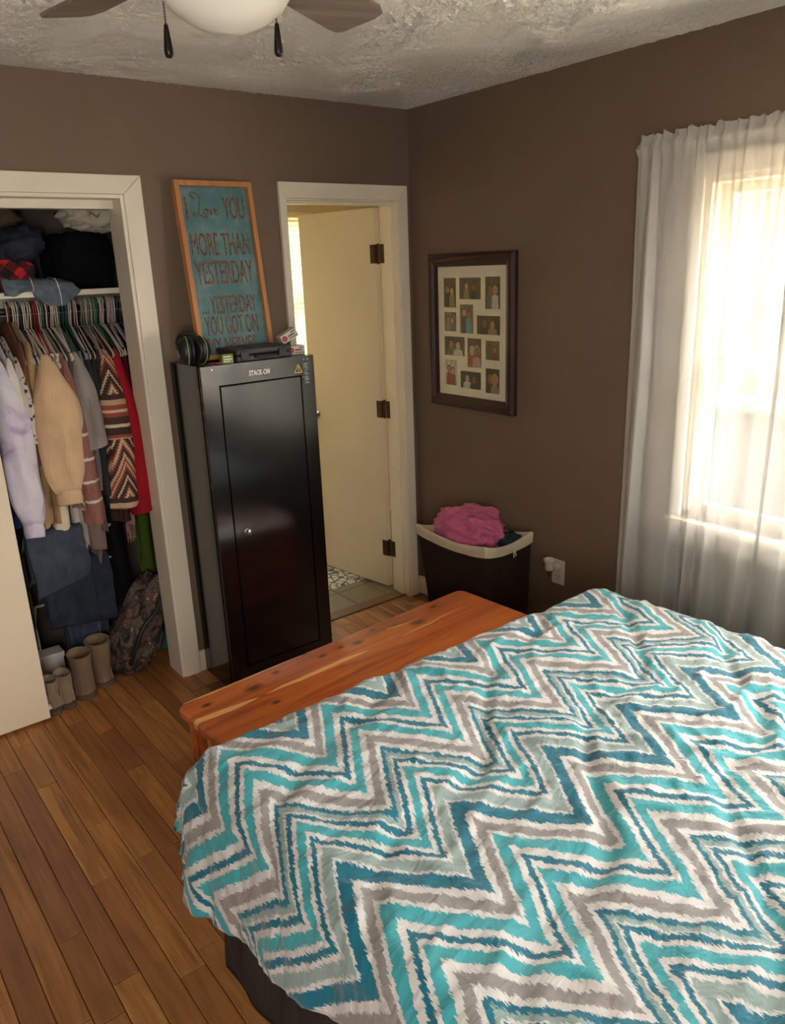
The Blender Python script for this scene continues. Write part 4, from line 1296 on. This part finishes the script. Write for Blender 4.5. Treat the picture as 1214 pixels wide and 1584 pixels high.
def hanger_mb(seed):
    rg = random.Random(seed)
    hk = []
    for k in range(11):
        a_ = math.radians(-40 + 220 * k / 10)
        hk.append((0, .020 * math.cos(a_), .011 + .020 * math.sin(a_)))
    neck = list(reversed(hk))
    pts = [(0, -.020 * math.cos(math.radians(40)) * -1, 0)]
    path = [Vector(q) for q in hk]
    path += [Vector((0, -.018, -.02)), Vector((0, -.004, -.05)), Vector((0, 0, -.075))]
    mb_ = MB()
    mb_.tube(path, .0028, 6)
    tri_p = [Vector((0, 0, -.078)), Vector((0, -.02, -.085)), Vector((0, -.11, -.135)), Vector((0, -.195, -.182)), Vector((0, -.205, -.195)), Vector((0, -.195, -.203)),
             Vector((0, 0, -.205)), Vector((0, .195, -.203)), Vector((0, .205, -.195)), Vector((0, .195, -.182)), Vector((0, .11, -.135)), Vector((0, .02, -.085))]
    mb_.tube(tri_p, .0034, 6, closed=True)
    return mb_
hmesh = {}
hcount = {}
ORD = 'first second third fourth fifth sixth seventh eighth ninth tenth eleventh twelfth thirteenth fourteenth fifteenth sixteenth seventeenth eighteenth nineteenth twentieth'.split() + ['twenty-first', 'twenty-second', 'twenty-third']
for i, (px, cn) in enumerate(hp):
    if cn not in hmesh:
        o = hanger_mb(1).build('clothes_hanger', HM[cn], None, smooth=True, local=True)
        hmesh[cn] = o.data
    else:
        o = bpy.data.objects.new('clothes_hanger', hmesh[cn])
        COL.objects.link(o)
    o.location = (-1.825 + (px - 5) / 185 * .475 + .019, .36, 1.634)
    o.rotation_euler = (0, random.uniform(-.03, .03), random.uniform(-.10, .10) - .04)
    hcount[cn] = hcount.get(cn, 0) + 1
    nm_ = {'darkred': 'dark red', 'lime': 'bright green'}.get(cn, cn)
    many = sum(1 for q_ in hp if q_[1] == cn) > 1
    tag(o, (ORD[hcount[cn] - 1] + ' ' + nm_ + ' plastic hanger from the left on the closet rod') if many else ('the only ' + nm_ + ' plastic hanger on the closet rod'), 'hanger', 'plastic hangers on the closet rod')

# ---- hanging clothes
def garment(name, label, cat, mat, x, hem, sl=None, rx=.04, ry=.04, dx=0.0, yf=.145, cuff=None, th=.016, lean=0.0, hyb=.20, seed=0, flare=1.0, neck=1.535, top=.20, slmat=None):
    e = thing(name, (x, .36, hem), label, cat, 'clothes hanging in the closet')
    rings = []
    nr = 30
    for k in range(nr + 1):
        kk = k / nr
        z = neck + (hem - neck) * kk
        d = neck - z
        if d < .115:
            hy = .045 + (top - .045) * (d / .115) ** .9
            hx = .007 + .010 * d / .115
        else:
            hy = top + (hyb - top) * min(1, (d - .115) / .3)
            hx = .015 + (th - .015) * min(1, (d - .1) / .3)
        ring = []
        for j in range(28):
            a_ = 2 * PI * j / 28
            w = 1 + .12 * nz(math.cos(a_) * 2 + seed, math.sin(a_) * 2, z * 5) * min(1, d * 6)
            fx = .006 * math.sin(a_ * 5 + seed + z * 4) * min(1, max(0, d - .15) * 2)
            ring.append(Vector((x + lean * d + hx * math.cos(a_) * w + fx, .36 + hy * math.sin(a_) * (1 + (w - 1) * .4), z)))
        rings.append(ring)
    MB().loft(rings).build('body', mat, e, smooth=True, angle=1.2)
    if sl is not None:
        for side in (-1, 1):
            rings = []
            z0 = neck - .07
            nr2 = 26
            cz = sl + (.055 if cuff else 0)
            ys = .36 + side * (top - .02)
            ye = yf if side < 0 else .56
            for k in range(nr2 + 1):
                kk = k / nr2
                z = z0 + (cz - z0) * kk
                prof = .16 + .84 * math.sin(min(1, kk * 2.0) * PI / 2) ** .8
                if cuff:
                    prof *= 1 - .42 * max(0, (kk - .82) / .18) ** 1.5
                else:
                    prof *= 1 + (flare - 1) * kk
                bx = rx * prof if side < 0 else min(rx, .03) * prof
                by = ry * prof
                yc_ = ys + (ye - ys) * min(1, kk * 2.4) ** .8
                xc_ = x + dx * kk
                ring = []
                for j in range(20):
                    a_ = 2 * PI * j / 20
                    w = 1 + .26 * nz(math.cos(a_) * 1.6 + seed * 3, math.sin(a_) * 1.6 + side, z * 5.5) + .08 * math.sin(a_ * 4 + seed + z * 11) + .10 * ridge(math.cos(a_) * 2 + seed, math.sin(a_) * 2, z * 4)
                    ring.append(Vector((xc_ + bx * w * math.cos(a_), yc_ + by * w * math.sin(a_), z + .012 * math.cos(a_ + seed) * kk)))
                rings.append(ring)
            so_ = MB().loft(rings).build('sleeve', slmat or mat, e, smooth=True, angle=1.2)
            if cuff:
                r_ = []
                for kk in (0, .12, .3, .6, .9, 1.0):
                    ring = []
                    for j in range(40):
                        a_ = 2 * PI * j / 40
                        w = (.60 + .06 * math.sin(PI * kk)) * (1 + .04 * math.sin(a_ * 20))
                        sx_ = (rx if side < 0 else min(rx, .03)) * w
                        ring.append(Vector((xc_ + sx_ * math.cos(a_), yc_ + ry * w * math.sin(a_), cz + .006 - .058 * kk + .010 * math.cos(a_ + seed))))
                    r_.append(ring)
                MB().loft(r_).build('cuff', cuff, so_, smooth=True, angle=1.2)
    return e
def striped(name, base, line, zs, w_=.006):
    q = NT(name); p_ = q.pos(); z_ = q.xyz(p_)[2]
    rib = q.noise(q.mapping(p_, (260, 260, 40)), 1.0, 2)
    c_ = q.ramp(rib, [(.35, tuple(k * .75 for k in lin(base)[:3])), (.65, lin(base)[:3])])
    wz = q.math('ADD', z_, q.math('MULTIPLY', q.noise(p_, 60, 2), .008))
    m_ = None
    for zz_ in zs:
        d_ = q.math('LESS_THAN', q.math('ABSOLUTE', q.math('SUBTRACT', wz, zz_)), w_)
        m_ = d_ if m_ is None else q.math('MAXIMUM', m_, d_)
    q.base(q.mix(m_, c_, lin(line))); q.rough(.9); q.bump(rib, .5, .006)
    return q.m
# southwestern jacquard
q = NT('southwest_knit'); p_ = q.pos(); X_ = q.xyz(p_)
ax = q.math('ABSOLUTE', q.math('SUBTRACT', X_[0], -1.512))
zf = q.math('FRACT', q.math('MULTIPLY', X_[2], 4.6))
evn = q.math('GREATER_THAN', q.math('SINE', q.math('MULTIPLY', X_[2], 4.6 * PI)), -.25)
st = q.math('ADD', zf, q.math('MULTIPLY', q.math('MULTIPLY', evn, q.math('FLOOR', q.math('MULTIPLY', q.math('ADD', ax, q.math('MULTIPLY', q.noise(p_, 60, 1), .004)), 190.0))), .050))
rm = q.ramp(q.math('FRACT', st), [(0, lin((198, 172, 140))), (.10, lin((150, 74, 54))), (.16, lin((64, 42, 36))), (.30, lin((206, 184, 154))), (.36, lin((72, 46, 40))), (.50, lin((146, 72, 54))),
     (.58, lin((206, 184, 154))), (.63, lin((150, 74, 54))), (.72, lin((190, 160, 130))), (.82, lin((66, 44, 38))), (.93, lin((150, 74, 54)))], 'CONSTANT')
q.base(rm); q.rough(.95); q.bump(q.noise(p_, 300, 2), .3, .004)
M['aztec'] = q.m
# tie-dye lavender
q = NT('lavender_tie_dye'); p_ = q.pos()
q.base(q.ramp(q.noise(p_, 7, 4, .6, .8), [(.36, lin((216, 210, 216))), (.55, lin((206, 196, 212))), (.72, lin((166, 146, 184)))])); q.rough(.92); q.bump(q.noise(p_, 240, 2), .25, .004)
M['tiedye'] = q.m
q = NT('floral_print'); p_ = q.pos()
vv = q.n('ShaderNodeTexVoronoi'); vv.inputs['Scale'].default_value = 46; q.put(vv.inputs['Vector'], p_)
q.base(q.mix(q.ramp(vv.outputs['Distance'], [(.28, (1, 1, 1)), (.36, (0, 0, 0))]), lin((200, 188, 176)), lin((66, 56, 56)))); q.rough(.9)
M['floral'] = q.m
# cable knit: slanted ribs
q = NT('cable_knit'); p_ = q.pos(); X_ = q.xyz(p_)
ww = q.math('SINE', q.math('MULTIPLY', q.math('ADD', q.math('ADD', X_[0], X_[1]), q.math('MULTIPLY', X_[2], .7)), 260.0))
q.base(q.ramp(ww, [(0, lin((128, 102, 84))), (.6, lin((186, 160, 136)))])); q.rough(.95); q.bump(ww, .7, .008)
M['cable'] = q.m
c_ = lambda n_, rgb, **k: cloth(n_, rgb, **k)
beige = c_('beige_fleece', (206, 172, 136)); cream_ = c_('cream_knit', (214, 198, 176)); khaki = c_('khaki_twill', (160, 126, 90)); brown_ = c_('brown_suede', (112, 74, 54))
taupe = c_('taupe_cotton', (134, 108, 88)); heather = c_('heather_grey', (146, 136, 132)); grey_ = c_('mid_grey', (116, 108, 104)); slate_ = c_('slate_grey', (92, 88, 88))
char_ = c_('charcoal', (46, 46, 48)); dgreen = c_('bottle_green', (44, 50, 44)); dbrown = c_('dark_brown', (66, 46, 40)); red_ = c_('crimson_cotton', (158, 28, 42)); maroon_ = c_('dark_maroon', (72, 20, 28))
white_ = c_('white_cotton', (212, 202, 192)); gb_ = c_('grey_brown', (120, 100, 92)); mauve_ = c_('mauve_wool', (160, 122, 116)); navy_ = c_('navy_sweat', (36, 42, 74))
rose_ = striped('rose_stripe_knit', (146, 96, 84), (206, 190, 176), (1.148, 1.046, .952, .868))
D = .014
garment('sweatshirt', 'navy sweatshirt behind the sliding closet door edge', 'clothing', navy_, -1.955 + D, .80, .80, .03, .04, 0, .17, seed=1)
garment('tie_dye_sweatshirt', 'pale lavender tie dye sweatshirt at the left of the closet', 'clothing', M['tiedye'], -1.924 + D, .86, .752, .060, .050, .010, .125, cuff=M['tiedye'], seed=2, th=.02)
garment('frilled_blouse', 'white frilled blouse behind the lavender sweatshirt', 'clothing', white_, -1.885 + D, .92, 1.08, .030, .045, .0, .165, seed=3)
garment('floral_blouse', 'black and white patterned blouse beside the frilled blouse', 'clothing', M['floral'], -1.858 + D, 1.00, 1.14, .022, .045, .012, .155, seed=4)
garment('suede_jacket', 'brown suede jacket left of the khaki jacket', 'clothing', brown_, -1.833 + D, 1.0, 1.05, .02, .05, -.02, .18, seed=5, neck=1.59)
garment('khaki_jacket', 'khaki jacket hanging left of the beige sweatshirt', 'clothing', khaki, -1.803 + D, .78, .782, .030, .045, -.050, .19, seed=6, neck=1.585)
garment('taupe_shirt', 'taupe shirt hidden mostly by the beige sweatshirt', 'clothing', taupe, -1.780 + D, .95, 1.15, .022, .04, 0, .19, seed=7)
garment('beige_sweatshirt', 'large beige sweatshirt with wide sleeve and ribbed cuff', 'clothing', beige, -1.752 + D, .88, .862, .078, .055, -.010, .110, cuff=beige, seed=8, th=.022)
garment('cream_sweater', 'cream sweater whose sleeve hangs below the beige cuff', 'clothing', cream_, -1.722 + D, .84, .690, .038, .035, -.070, .21, seed=9, flare=.8)
garment('cable_knit_cardigan', 'beige cable knit cardigan between beige and rose sweaters', 'clothing', M['cable'], -1.722 + D, .88, .835, .036, .050, .012, .165, seed=10, top=.17)
garment('rose_striped_sweater', 'dusty rose sweater with thin white stripes', 'clothing', rose_, -1.686 + D, .82, .775, .040, .048, .014, .135, seed=11)
garment('grey_shirt', 'mid grey shirt right of the rose striped sweater', 'clothing', slate_, -1.662 + D, .86, .90, .022, .05, .016, .175, seed=12)
garment('heather_sweater', 'light heather grey sweater with a drooping sleeve', 'clothing', heather, -1.638 + D, .88, 1.08, .034, .055, .022, .140, seed=13, flare=1.2)
garment('grey_cardigan', 'plain grey cardigan hanging below the heather sweater', 'clothing', grey_, -1.616 + D, .70, .88, .022, .045, .0, .18, seed=14)
garment('charcoal_shirt', 'charcoal shirt in the middle right of the rod', 'clothing', char_, -1.590 + D, .80, .86, .020, .05, -.01, .17, seed=15)
garment('bottle_green_shirt', 'dark bottle green shirt left of the patterned jacket', 'clothing', dgreen, -1.567 + D, .78, .80, .020, .045, -.015, .19, seed=16)
garment('dark_brown_coat', 'dark brown coat showing under the patterned jacket', 'clothing', dbrown, -1.545 + D, .735, .735, .040, .045, .012, .22, seed=17)
garment('southwest_jacket', 'brown and cream southwestern patterned jacket', 'clothing', M['aztec'], -1.512 + D, .83, .815, .056, .045, -.016, .130, seed=18)
garment('red_shirt', 'crimson red shirt right of the patterned jacket', 'clothing', red_, -1.474 + D, .80, .770, .042, .050, .022, .150, seed=19, flare=1.25)
garment('maroon_shirt', 'dark maroon shirt at the right end of the rod', 'clothing', maroon_, -1.438 + D, .78, .78, .026, .055, .006, .18, seed=20)
garment('off_white_top', 'off white top whose narrow sleeve hangs below the rose sweater', 'clothing', white_, -1.70 + D, .66, .62, .026, .03, -.014, .24, seed=21, flare=.8)
garment('grey_brown_tunic', 'long grey brown tunic reaching below the other clothes', 'clothing', gb_, -1.650 + D, .55, .62, .036, .035, .0, .23, seed=22, hyb=.15, th=.03)
garment('dark_filler_cloth', 'added black cloth standing in for the dark back right of the closet', 'clothing', cloth('filler_black', (16, 15, 17)), -1.565 + D, .12, None, th=.05, hyb=.14, seed=23, neck=1.52, top=.15)  # black shape added to darken the depth behind the jeans
# fringed scarf
fs_ = thing('fringed_scarf', (-1.505, .20, .62), 'mauve fringed scarf hanging under the patterned jacket', 'scarf')
MB().grid(6, 30, lambda a, b: Vector((-1.515 + .035 * a + .006 * math.sin(b * 9), .195 + .02 * math.sin(a * 5 + b * 6), 1.1 - .40 * b))).build('scarf_cloth', mauve_, fs_, smooth=True, fix=False).modifiers.new('t', 'SOLIDIFY').thickness = .004
for k in range(9):
    x_ = -1.514 + .004 * k
    MB().tube([(x_, .195 + .02 * math.sin(k / 8 * 5 + 6), .701), (x_ + .004 * math.sin(k), .19, .66), (x_ + .008 * math.sin(k * 2.1), .188, .622 + .008 * (k % 3))], .0018, 5).build('fringe', mauve_, fs_)

# ---- folded trousers on a tiered rack
den = [NT('denim_%s' % n_) for n_ in ('slate', 'navy', 'worn', 'pale')]
for q, (a_, b_) in zip(den, (((46, 54, 66), (62, 70, 82)), ((22, 27, 40), (34, 40, 56)), ((34, 42, 56), (58, 68, 84)), ((74, 86, 98), (112, 122, 130)))):
    p_ = q.pos()
    q.base(q.ramp(q.noise(p_, 16, 5, .6), [(.35, lin(a_)), (.68, lin(b_))])); q.rough(.9); q.bump(q.noise(q.mapping(p_, (300, 300, 700)), 1.0, 2), .3, .004)
stitch = plain('stitching', (148, 140, 120), .8)
rk = thing('trouser_rack', (-1.76, .26, 0), 'white metal tiered trouser rack on the closet floor', 'rack')
wm = plain('white_enamel_wire', (176, 172, 164), .4)
for x_ in (-1.905, -1.575):
    MB().tube([(x_, .25, .009), (x_, .42, .009), (x_, .42, .60), (x_, .30, .72)], .006, 8).build('side_frame', wm, rk, smooth=True)
for y_, z_ in ((.215, .715), (.255, .555), (.355, .375), (.42, .009)):
    MB().tube([(-1.905, y_, z_), (-1.575, y_, z_)], .006, 8).build('bar', wm, rk, smooth=True)
    if z_ > .1:
        MB().tube([(-1.905, y_, z_), (-1.905, .42, z_ - .12)], .005, 8).build('arm', wm, rk, smooth=True)
        MB().tube([(-1.575, y_, z_), (-1.575, .42, z_ - .12)], .005, 8).build('arm', wm, rk, smooth=True)
def drape(name, label, mat, x0, x1, y, z, fl_, bk_, seed, skew=0.0, bulge=.03):
    e = thing(name, ((x0 + x1) / 2, y, z - fl_), label, 'trousers', 'folded trousers in the closet')
    R_ = .022
    tot = fl_ + PI * R_ + bk_
    def pt(a, b):
        s_ = b * tot
        x_ = x0 + (x1 - x0) * a
        w = .012 * fbm(a * 4 + seed, b * 5, seed) 
        fl2 = fl_ * (1 + skew * (a - .5))
        if b < fl_ / tot:
            k = b / (fl_ / tot)
            return Vector((x_ + .012 * nz(b * 4, seed), y - R_ - w - bulge * math.sin(PI * min(1, (1 - k) * .9)) * .6 - .012 * max(0, nz(a * 8, 2, seed)), z - fl2 * (1 - k)))
        s_ -= fl_
        if s_ < PI * R_:
            a_ = PI - s_ / R_
            return Vector((x_, y + (R_ + w * .5) * math.cos(a_), z + (R_ + w * .5) * math.sin(a_)))
        s_ -= PI * R_
        return Vector((x_, y + R_ + w, z - s_))
    o = MB().grid(40, 44, pt).build('folded_cloth', mat, e, smooth=True, fix=False)
    sd = o.modifiers.new('thickness', 'SOLIDIFY'); sd.thickness = .014; sd.offset = 0
    for k in ((.72,) if seed != 1 else ()):
        MB().tube([pt(k + .01 * math.sin(b * 3), b * fl_ / tot * .98 + .004) + Vector((0, -.0085, 0)) for b in [i / 14 for i in range(15)]], .0012, 5).build('seam', stitch if seed % 2 else mat, e)
    return e
drape('slate_trousers', 'slate blue grey trousers folded on the top tier', den[0].m, -1.925, -1.70, .205, .730, .23, .20, 1, -.25)
drape('navy_jeans', 'dark navy jeans folded on the middle tier', den[1].m, -1.885, -1.60, .250, .565, .27, .22, 2, .1)
drape('worn_jeans', 'worn blue jeans folded on the lowest tier', den[2].m, -1.80, -1.62, .340, .385, .30, .25, 3, .1)

# ---- boots
suede = cloth('tan_suede', (124, 100, 80), .16, .95, .2, 160); sole_m = plain('boot_sole', (88, 68, 52), .8); lining = cloth('boot_lining', (54, 44, 38))
def boot(label, x, y, h_, w_, rz, col_=suede):
    e = thing('ankle_boot', (x, y, 0), label, 'boot', 'boots on the closet floor', rz=rz)
    def ring(cx_, cy_, z, rx_, ry_, tz=0):
        return [Vector((cx_ + rx_ * math.cos(2 * PI * j / 24), cy_ + ry_ * math.sin(2 * PI * j / 24), z + tz * math.sin(2 * PI * j / 24))) for j in range(24)]
    sh_ = []
    for kk, z in ((0, .022), (.12, .05), (.3, .09), (.55, .13), (.8, h_ - .02), (1, h_)):
        f = 1 + .08 * math.sin(kk * 5 + x * 20)
        sh_.append(ring(0, .012 * (1 - kk), z, w_ * (.86 + .16 * kk) * f, (w_ * 1.15) * (1.0 + .06 * kk), .004 * kk))
    sh_.append(ring(0, 0, h_ - .002, w_ * .92, w_ * 1.08)); sh_.append(ring(0, 0, h_ - .06, w_ * .86, w_ * 1.0))
    MB().loft(sh_, cap=False).build('shaft', col_, e, smooth=True, angle=1.0, local=True)
    ft = []
    for kk in range(9):
        k = kk / 8
        y_ = -.02 + .185 * k
        wv_ = w_ * (.85 + .16 * math.sin(k * PI)) * (1 if k < .85 else .7)
        hh_ = (.10 - .055 * k) * (1 if k < .9 else .75)
        ft.append([Vector((wv_ * math.cos(a_), y_, .020 + hh_ * max(0, math.sin(a_)) ** .7 if math.sin(a_) > 0 else .020)) for a_ in [2 * PI * j / 20 for j in range(20)]])
    MB().loft(ft).build('vamp', col_, e, smooth=True, angle=1.0, local=True)
    so_ = []
    for z, g_ in ((.0, 0), (.012, .002), (.021, .002)):
        so_.append([Vector(((w_ * 1.0 + g_) * math.cos(a_) * (1 if math.sin(a_) < .3 else 1.03), (.055 + (math.sin(a_) * (.062 if math.sin(a_) < 0 else .115)) * 1.0), z)) for a_ in [2 * PI * j / 28 for j in range(28)]])
    for r_ in so_:
        for p in r_:
            p.y = p.y - .045 if p.y < .055 else p.y + .0
    MB().loft(so_).build('sole', sole_m, e, smooth=True, angle=.7, local=True)
    MB().add(ring(0, 0, h_ - .055, w_ * .88, w_ * 1.02), [tuple(range(24))]).build('insole', lining, e, local=True)
    return e
boot('tan suede boot, right one of the taller pair', -1.715, .190, .215, .050, math.radians(-8))
boot('tan suede boot, left one of the taller pair', -1.812, .135, .205, .050, math.radians(-4))
boot('narrow tan boot beside the taller pair', -1.900, .105, .155, .036, math.radians(6), cloth('pale_suede', (136, 114, 94)))
boot('narrow tan boot at the edge of the sliding door', -1.958, .095, .150, .033, math.radians(4), cloth('pale_suede', (136, 114, 94)))
bx = thing('shoe_box', (-1.90, .30, 0), 'white shoe box behind the narrow boots', 'box')
MB().box(-1.97, -1.83, .335, .41, .02, .12).build('box_body', wc, bx, bevel=.002)
MB().box(-1.975, -1.825, .33, .412, .121, .145).build('box_lid', wc, bx, bevel=.002)

# ---- camouflage duffel, lime garment, teal tote
q = NT('woodland_camo'); p_ = q.pos()
f1 = q.noise(p_, 15, 4, .6, 1.2); f2 = q.noise(q.mapping(p_, (60, 60, 14), rot=(.4, .7, 0)), 1.0, 4)
cc = q.ramp(f1, [(.36, lin((34, 28, 26))), (.46, lin((92, 72, 60))), (.56, lin((66, 50, 44))), (.62, lin((170, 138, 122)))], 'CONSTANT')
q.base(q.mix(q.ramp(f2, [(.56, (0, 0, 0)), (.62, (.8, .8, .8))]), cc, lin((36, 26, 24)))); q.rough(.7)
db = thing('camouflage_bag', (-1.50, .22, 0), 'dark brown camouflage duffel bag slumped in the closet corner', 'bag')
Tl = Matrix.Rotation(math.radians(27), 3, 'Y')
blob((-1.515, .225, .205), (.105, .095, .225), .24, 2.6, 2.6, 5, 34, .003, Tl, .12).build('bag_body', q.m, db, smooth=True)
MB().tube(catmull([(-1.60, .14, .07), (-1.575, .115, .15), (-1.53, .11, .24), (-1.46, .115, .30), (-1.42, .14, .36)], 6), .010, 8).build('strap', M['black_plastic'], db, smooth=True)
lg = MB().grid(14, 30, lambda a, b: Vector((-1.437 + .105 * a, .30 + .05 * a + .018 * math.sin(a * 9 + b * 2) + .01 * nz(a * 4, b * 5), .70 - .695 * b)))
o = lg.build('lime_dress', cloth('lime_cotton', (72, 86, 30)), smooth=True, fix=False)
o.modifiers.new('thickness', 'SOLIDIFY').thickness = .01
tag(o, 'lime green garment standing behind the camouflage bag', 'clothing')
tt = thing('teal_tote', (-1.385, .34, 0), 'teal fabric tote behind the camouflage bag', 'bag')
blob((-1.375, .335, .085), (.065, .045, .085), .10, 2.5, 4.0, 9, 24, .002).build('tote_body', cloth('teal_canvas', (46, 92, 88)), tt, smooth=True)
MB().tube([(-1.41, .30, .15), (-1.405, .295, .19), (-1.375, .295, .20), (-1.345, .30, .15)], .005, 6).build('handle', cloth('teal_canvas', (46, 92, 88)), tt, smooth=True)

# ---- things piled on the shelf
ZS = 1.7025
q = NT('buffalo_check'); p_ = q.pos(); X_ = q.xyz(p_)
s1 = q.math('GREATER_THAN', q.math('SINE', q.math('MULTIPLY', q.math('ADD', X_[0], X_[2]), 62.0)), 0)
s2 = q.math('GREATER_THAN', q.math('SINE', q.math('MULTIPLY', q.math('SUBTRACT', X_[0], X_[2]), 62.0)), 0)
q.base(q.ramp(q.math('DIVIDE', q.math('ADD', s1, s2), 2.0), [(0, lin((22, 14, 16))), (.4, lin((88, 16, 24))), (.8, lin((176, 26, 36)))], 'CONSTANT')); q.rough(.95)
tag(blob((-1.775, .37, 1.764), (.085, .09, .064), .22, 2.6, 3, 11, 28, ZS, None, .08).build('plaid_flannel', q.m, smooth=True), 'red and black checked flannel bundled on the closet shelf', 'clothing')
tag(blob((-1.725, .40, 1.878), (.105, .11, .062), .22, 2.4, 2.6, 12, 28, None, Matrix.Rotation(math.radians(-18), 3, 'Y'), .10).build('navy_denim_bundle', den[1].m, smooth=True), 'dark navy denim bundle on top of the checked flannel', 'clothing')
tag(blob((-1.465, .47, 1.812), (.125, .14, .112), .12, 2.0, 3.4, 13, 30, ZS, None, .05).build('black_clothes_bundle', cloth('black_cotton', (14, 14, 17)), smooth=True), 'big black clothes bundle filling the right of the shelf', 'clothing')
wl = thing('white_linen', (-1.41, .40, 1.94), 'rolled white linen with small green motif on the black bundle', 'linen')
blob((-1.405, .40, 1.995), (.12, .11, .058), .20, 2.4, 2.6, 14, 32, None, Matrix.Rotation(math.radians(6), 3, 'Y'), .14).build('linen_roll', cloth('white_linen_cloth', (196, 184, 164)), wl, smooth=True)
mo = MB()
for k in range(7):
    a_ = k * .9
    mo.tube([(-1.43 + .007 * k * .9 - .02, .288 - .002 * (k % 2), 1.985 + .008 * math.sin(a_)), (-1.43 + .007 * k * .9 - .012, .284, 1.992 + .008 * math.cos(a_))], .002, 5)
mo.build('green_motif', plain('green_thread', (120, 128, 60), .8), wl)
tag(blob((-1.83, .50, 2.02), (.16, .13, .085), .25, 2.2, 2.6, 15, 28, None, None, .1).build('brown_throw', cloth('brown_throw_cloth', (74, 58, 46)), smooth=True), 'brown throw bundled at the top left of the shelf', 'blanket')
# pale denim jeans spilling over the shelf edge
jt = thing('pale_jeans', (-1.70, .30, ZS), 'faded blue jeans spilling over the closet shelf edge', 'jeans')
def jp(a, b):
    x_ = -1.825 + .265 * a
    drop = max(0, a - .45) * .11 * (b < 2)
    if b < .6:
        k = b / .6
        return Vector((x_, .46 - .205 * k, ZS + .024 + .045 * math.sin(PI * min(1, k * .9)) * (1 - .75 * a) + .012 * max(0, fbm(a * 5, b * 5, 2))))
    k = (b - .6) / .4
    L = .030 + .055 * max(0, math.sin(max(0, a - .35) / .65 * PI)) + .02 * nz(a * 5, 1)
    return Vector((x_ + .02 * k * a, .255 - .012 * math.sin(k * PI / 2) - .010 * fbm(a * 6, k * 2, 4), ZS + .024 - L * k))
o = MB().grid(36, 30, jp).build('denim', den[3].m, jt, smooth=True, fix=False)
sd = o.modifiers.new('thickness', 'SOLIDIFY'); sd.thickness = .010; sd.offset = 1
for k in (.35, .7):
    MB().tube([jp(k + .05 * math.sin(b * 3), b) + Vector((0, -.007, .006)) for b in [i / 16 for i in range(4, 17)]], .0016, 5).build('seam', M['white_print'], jt)
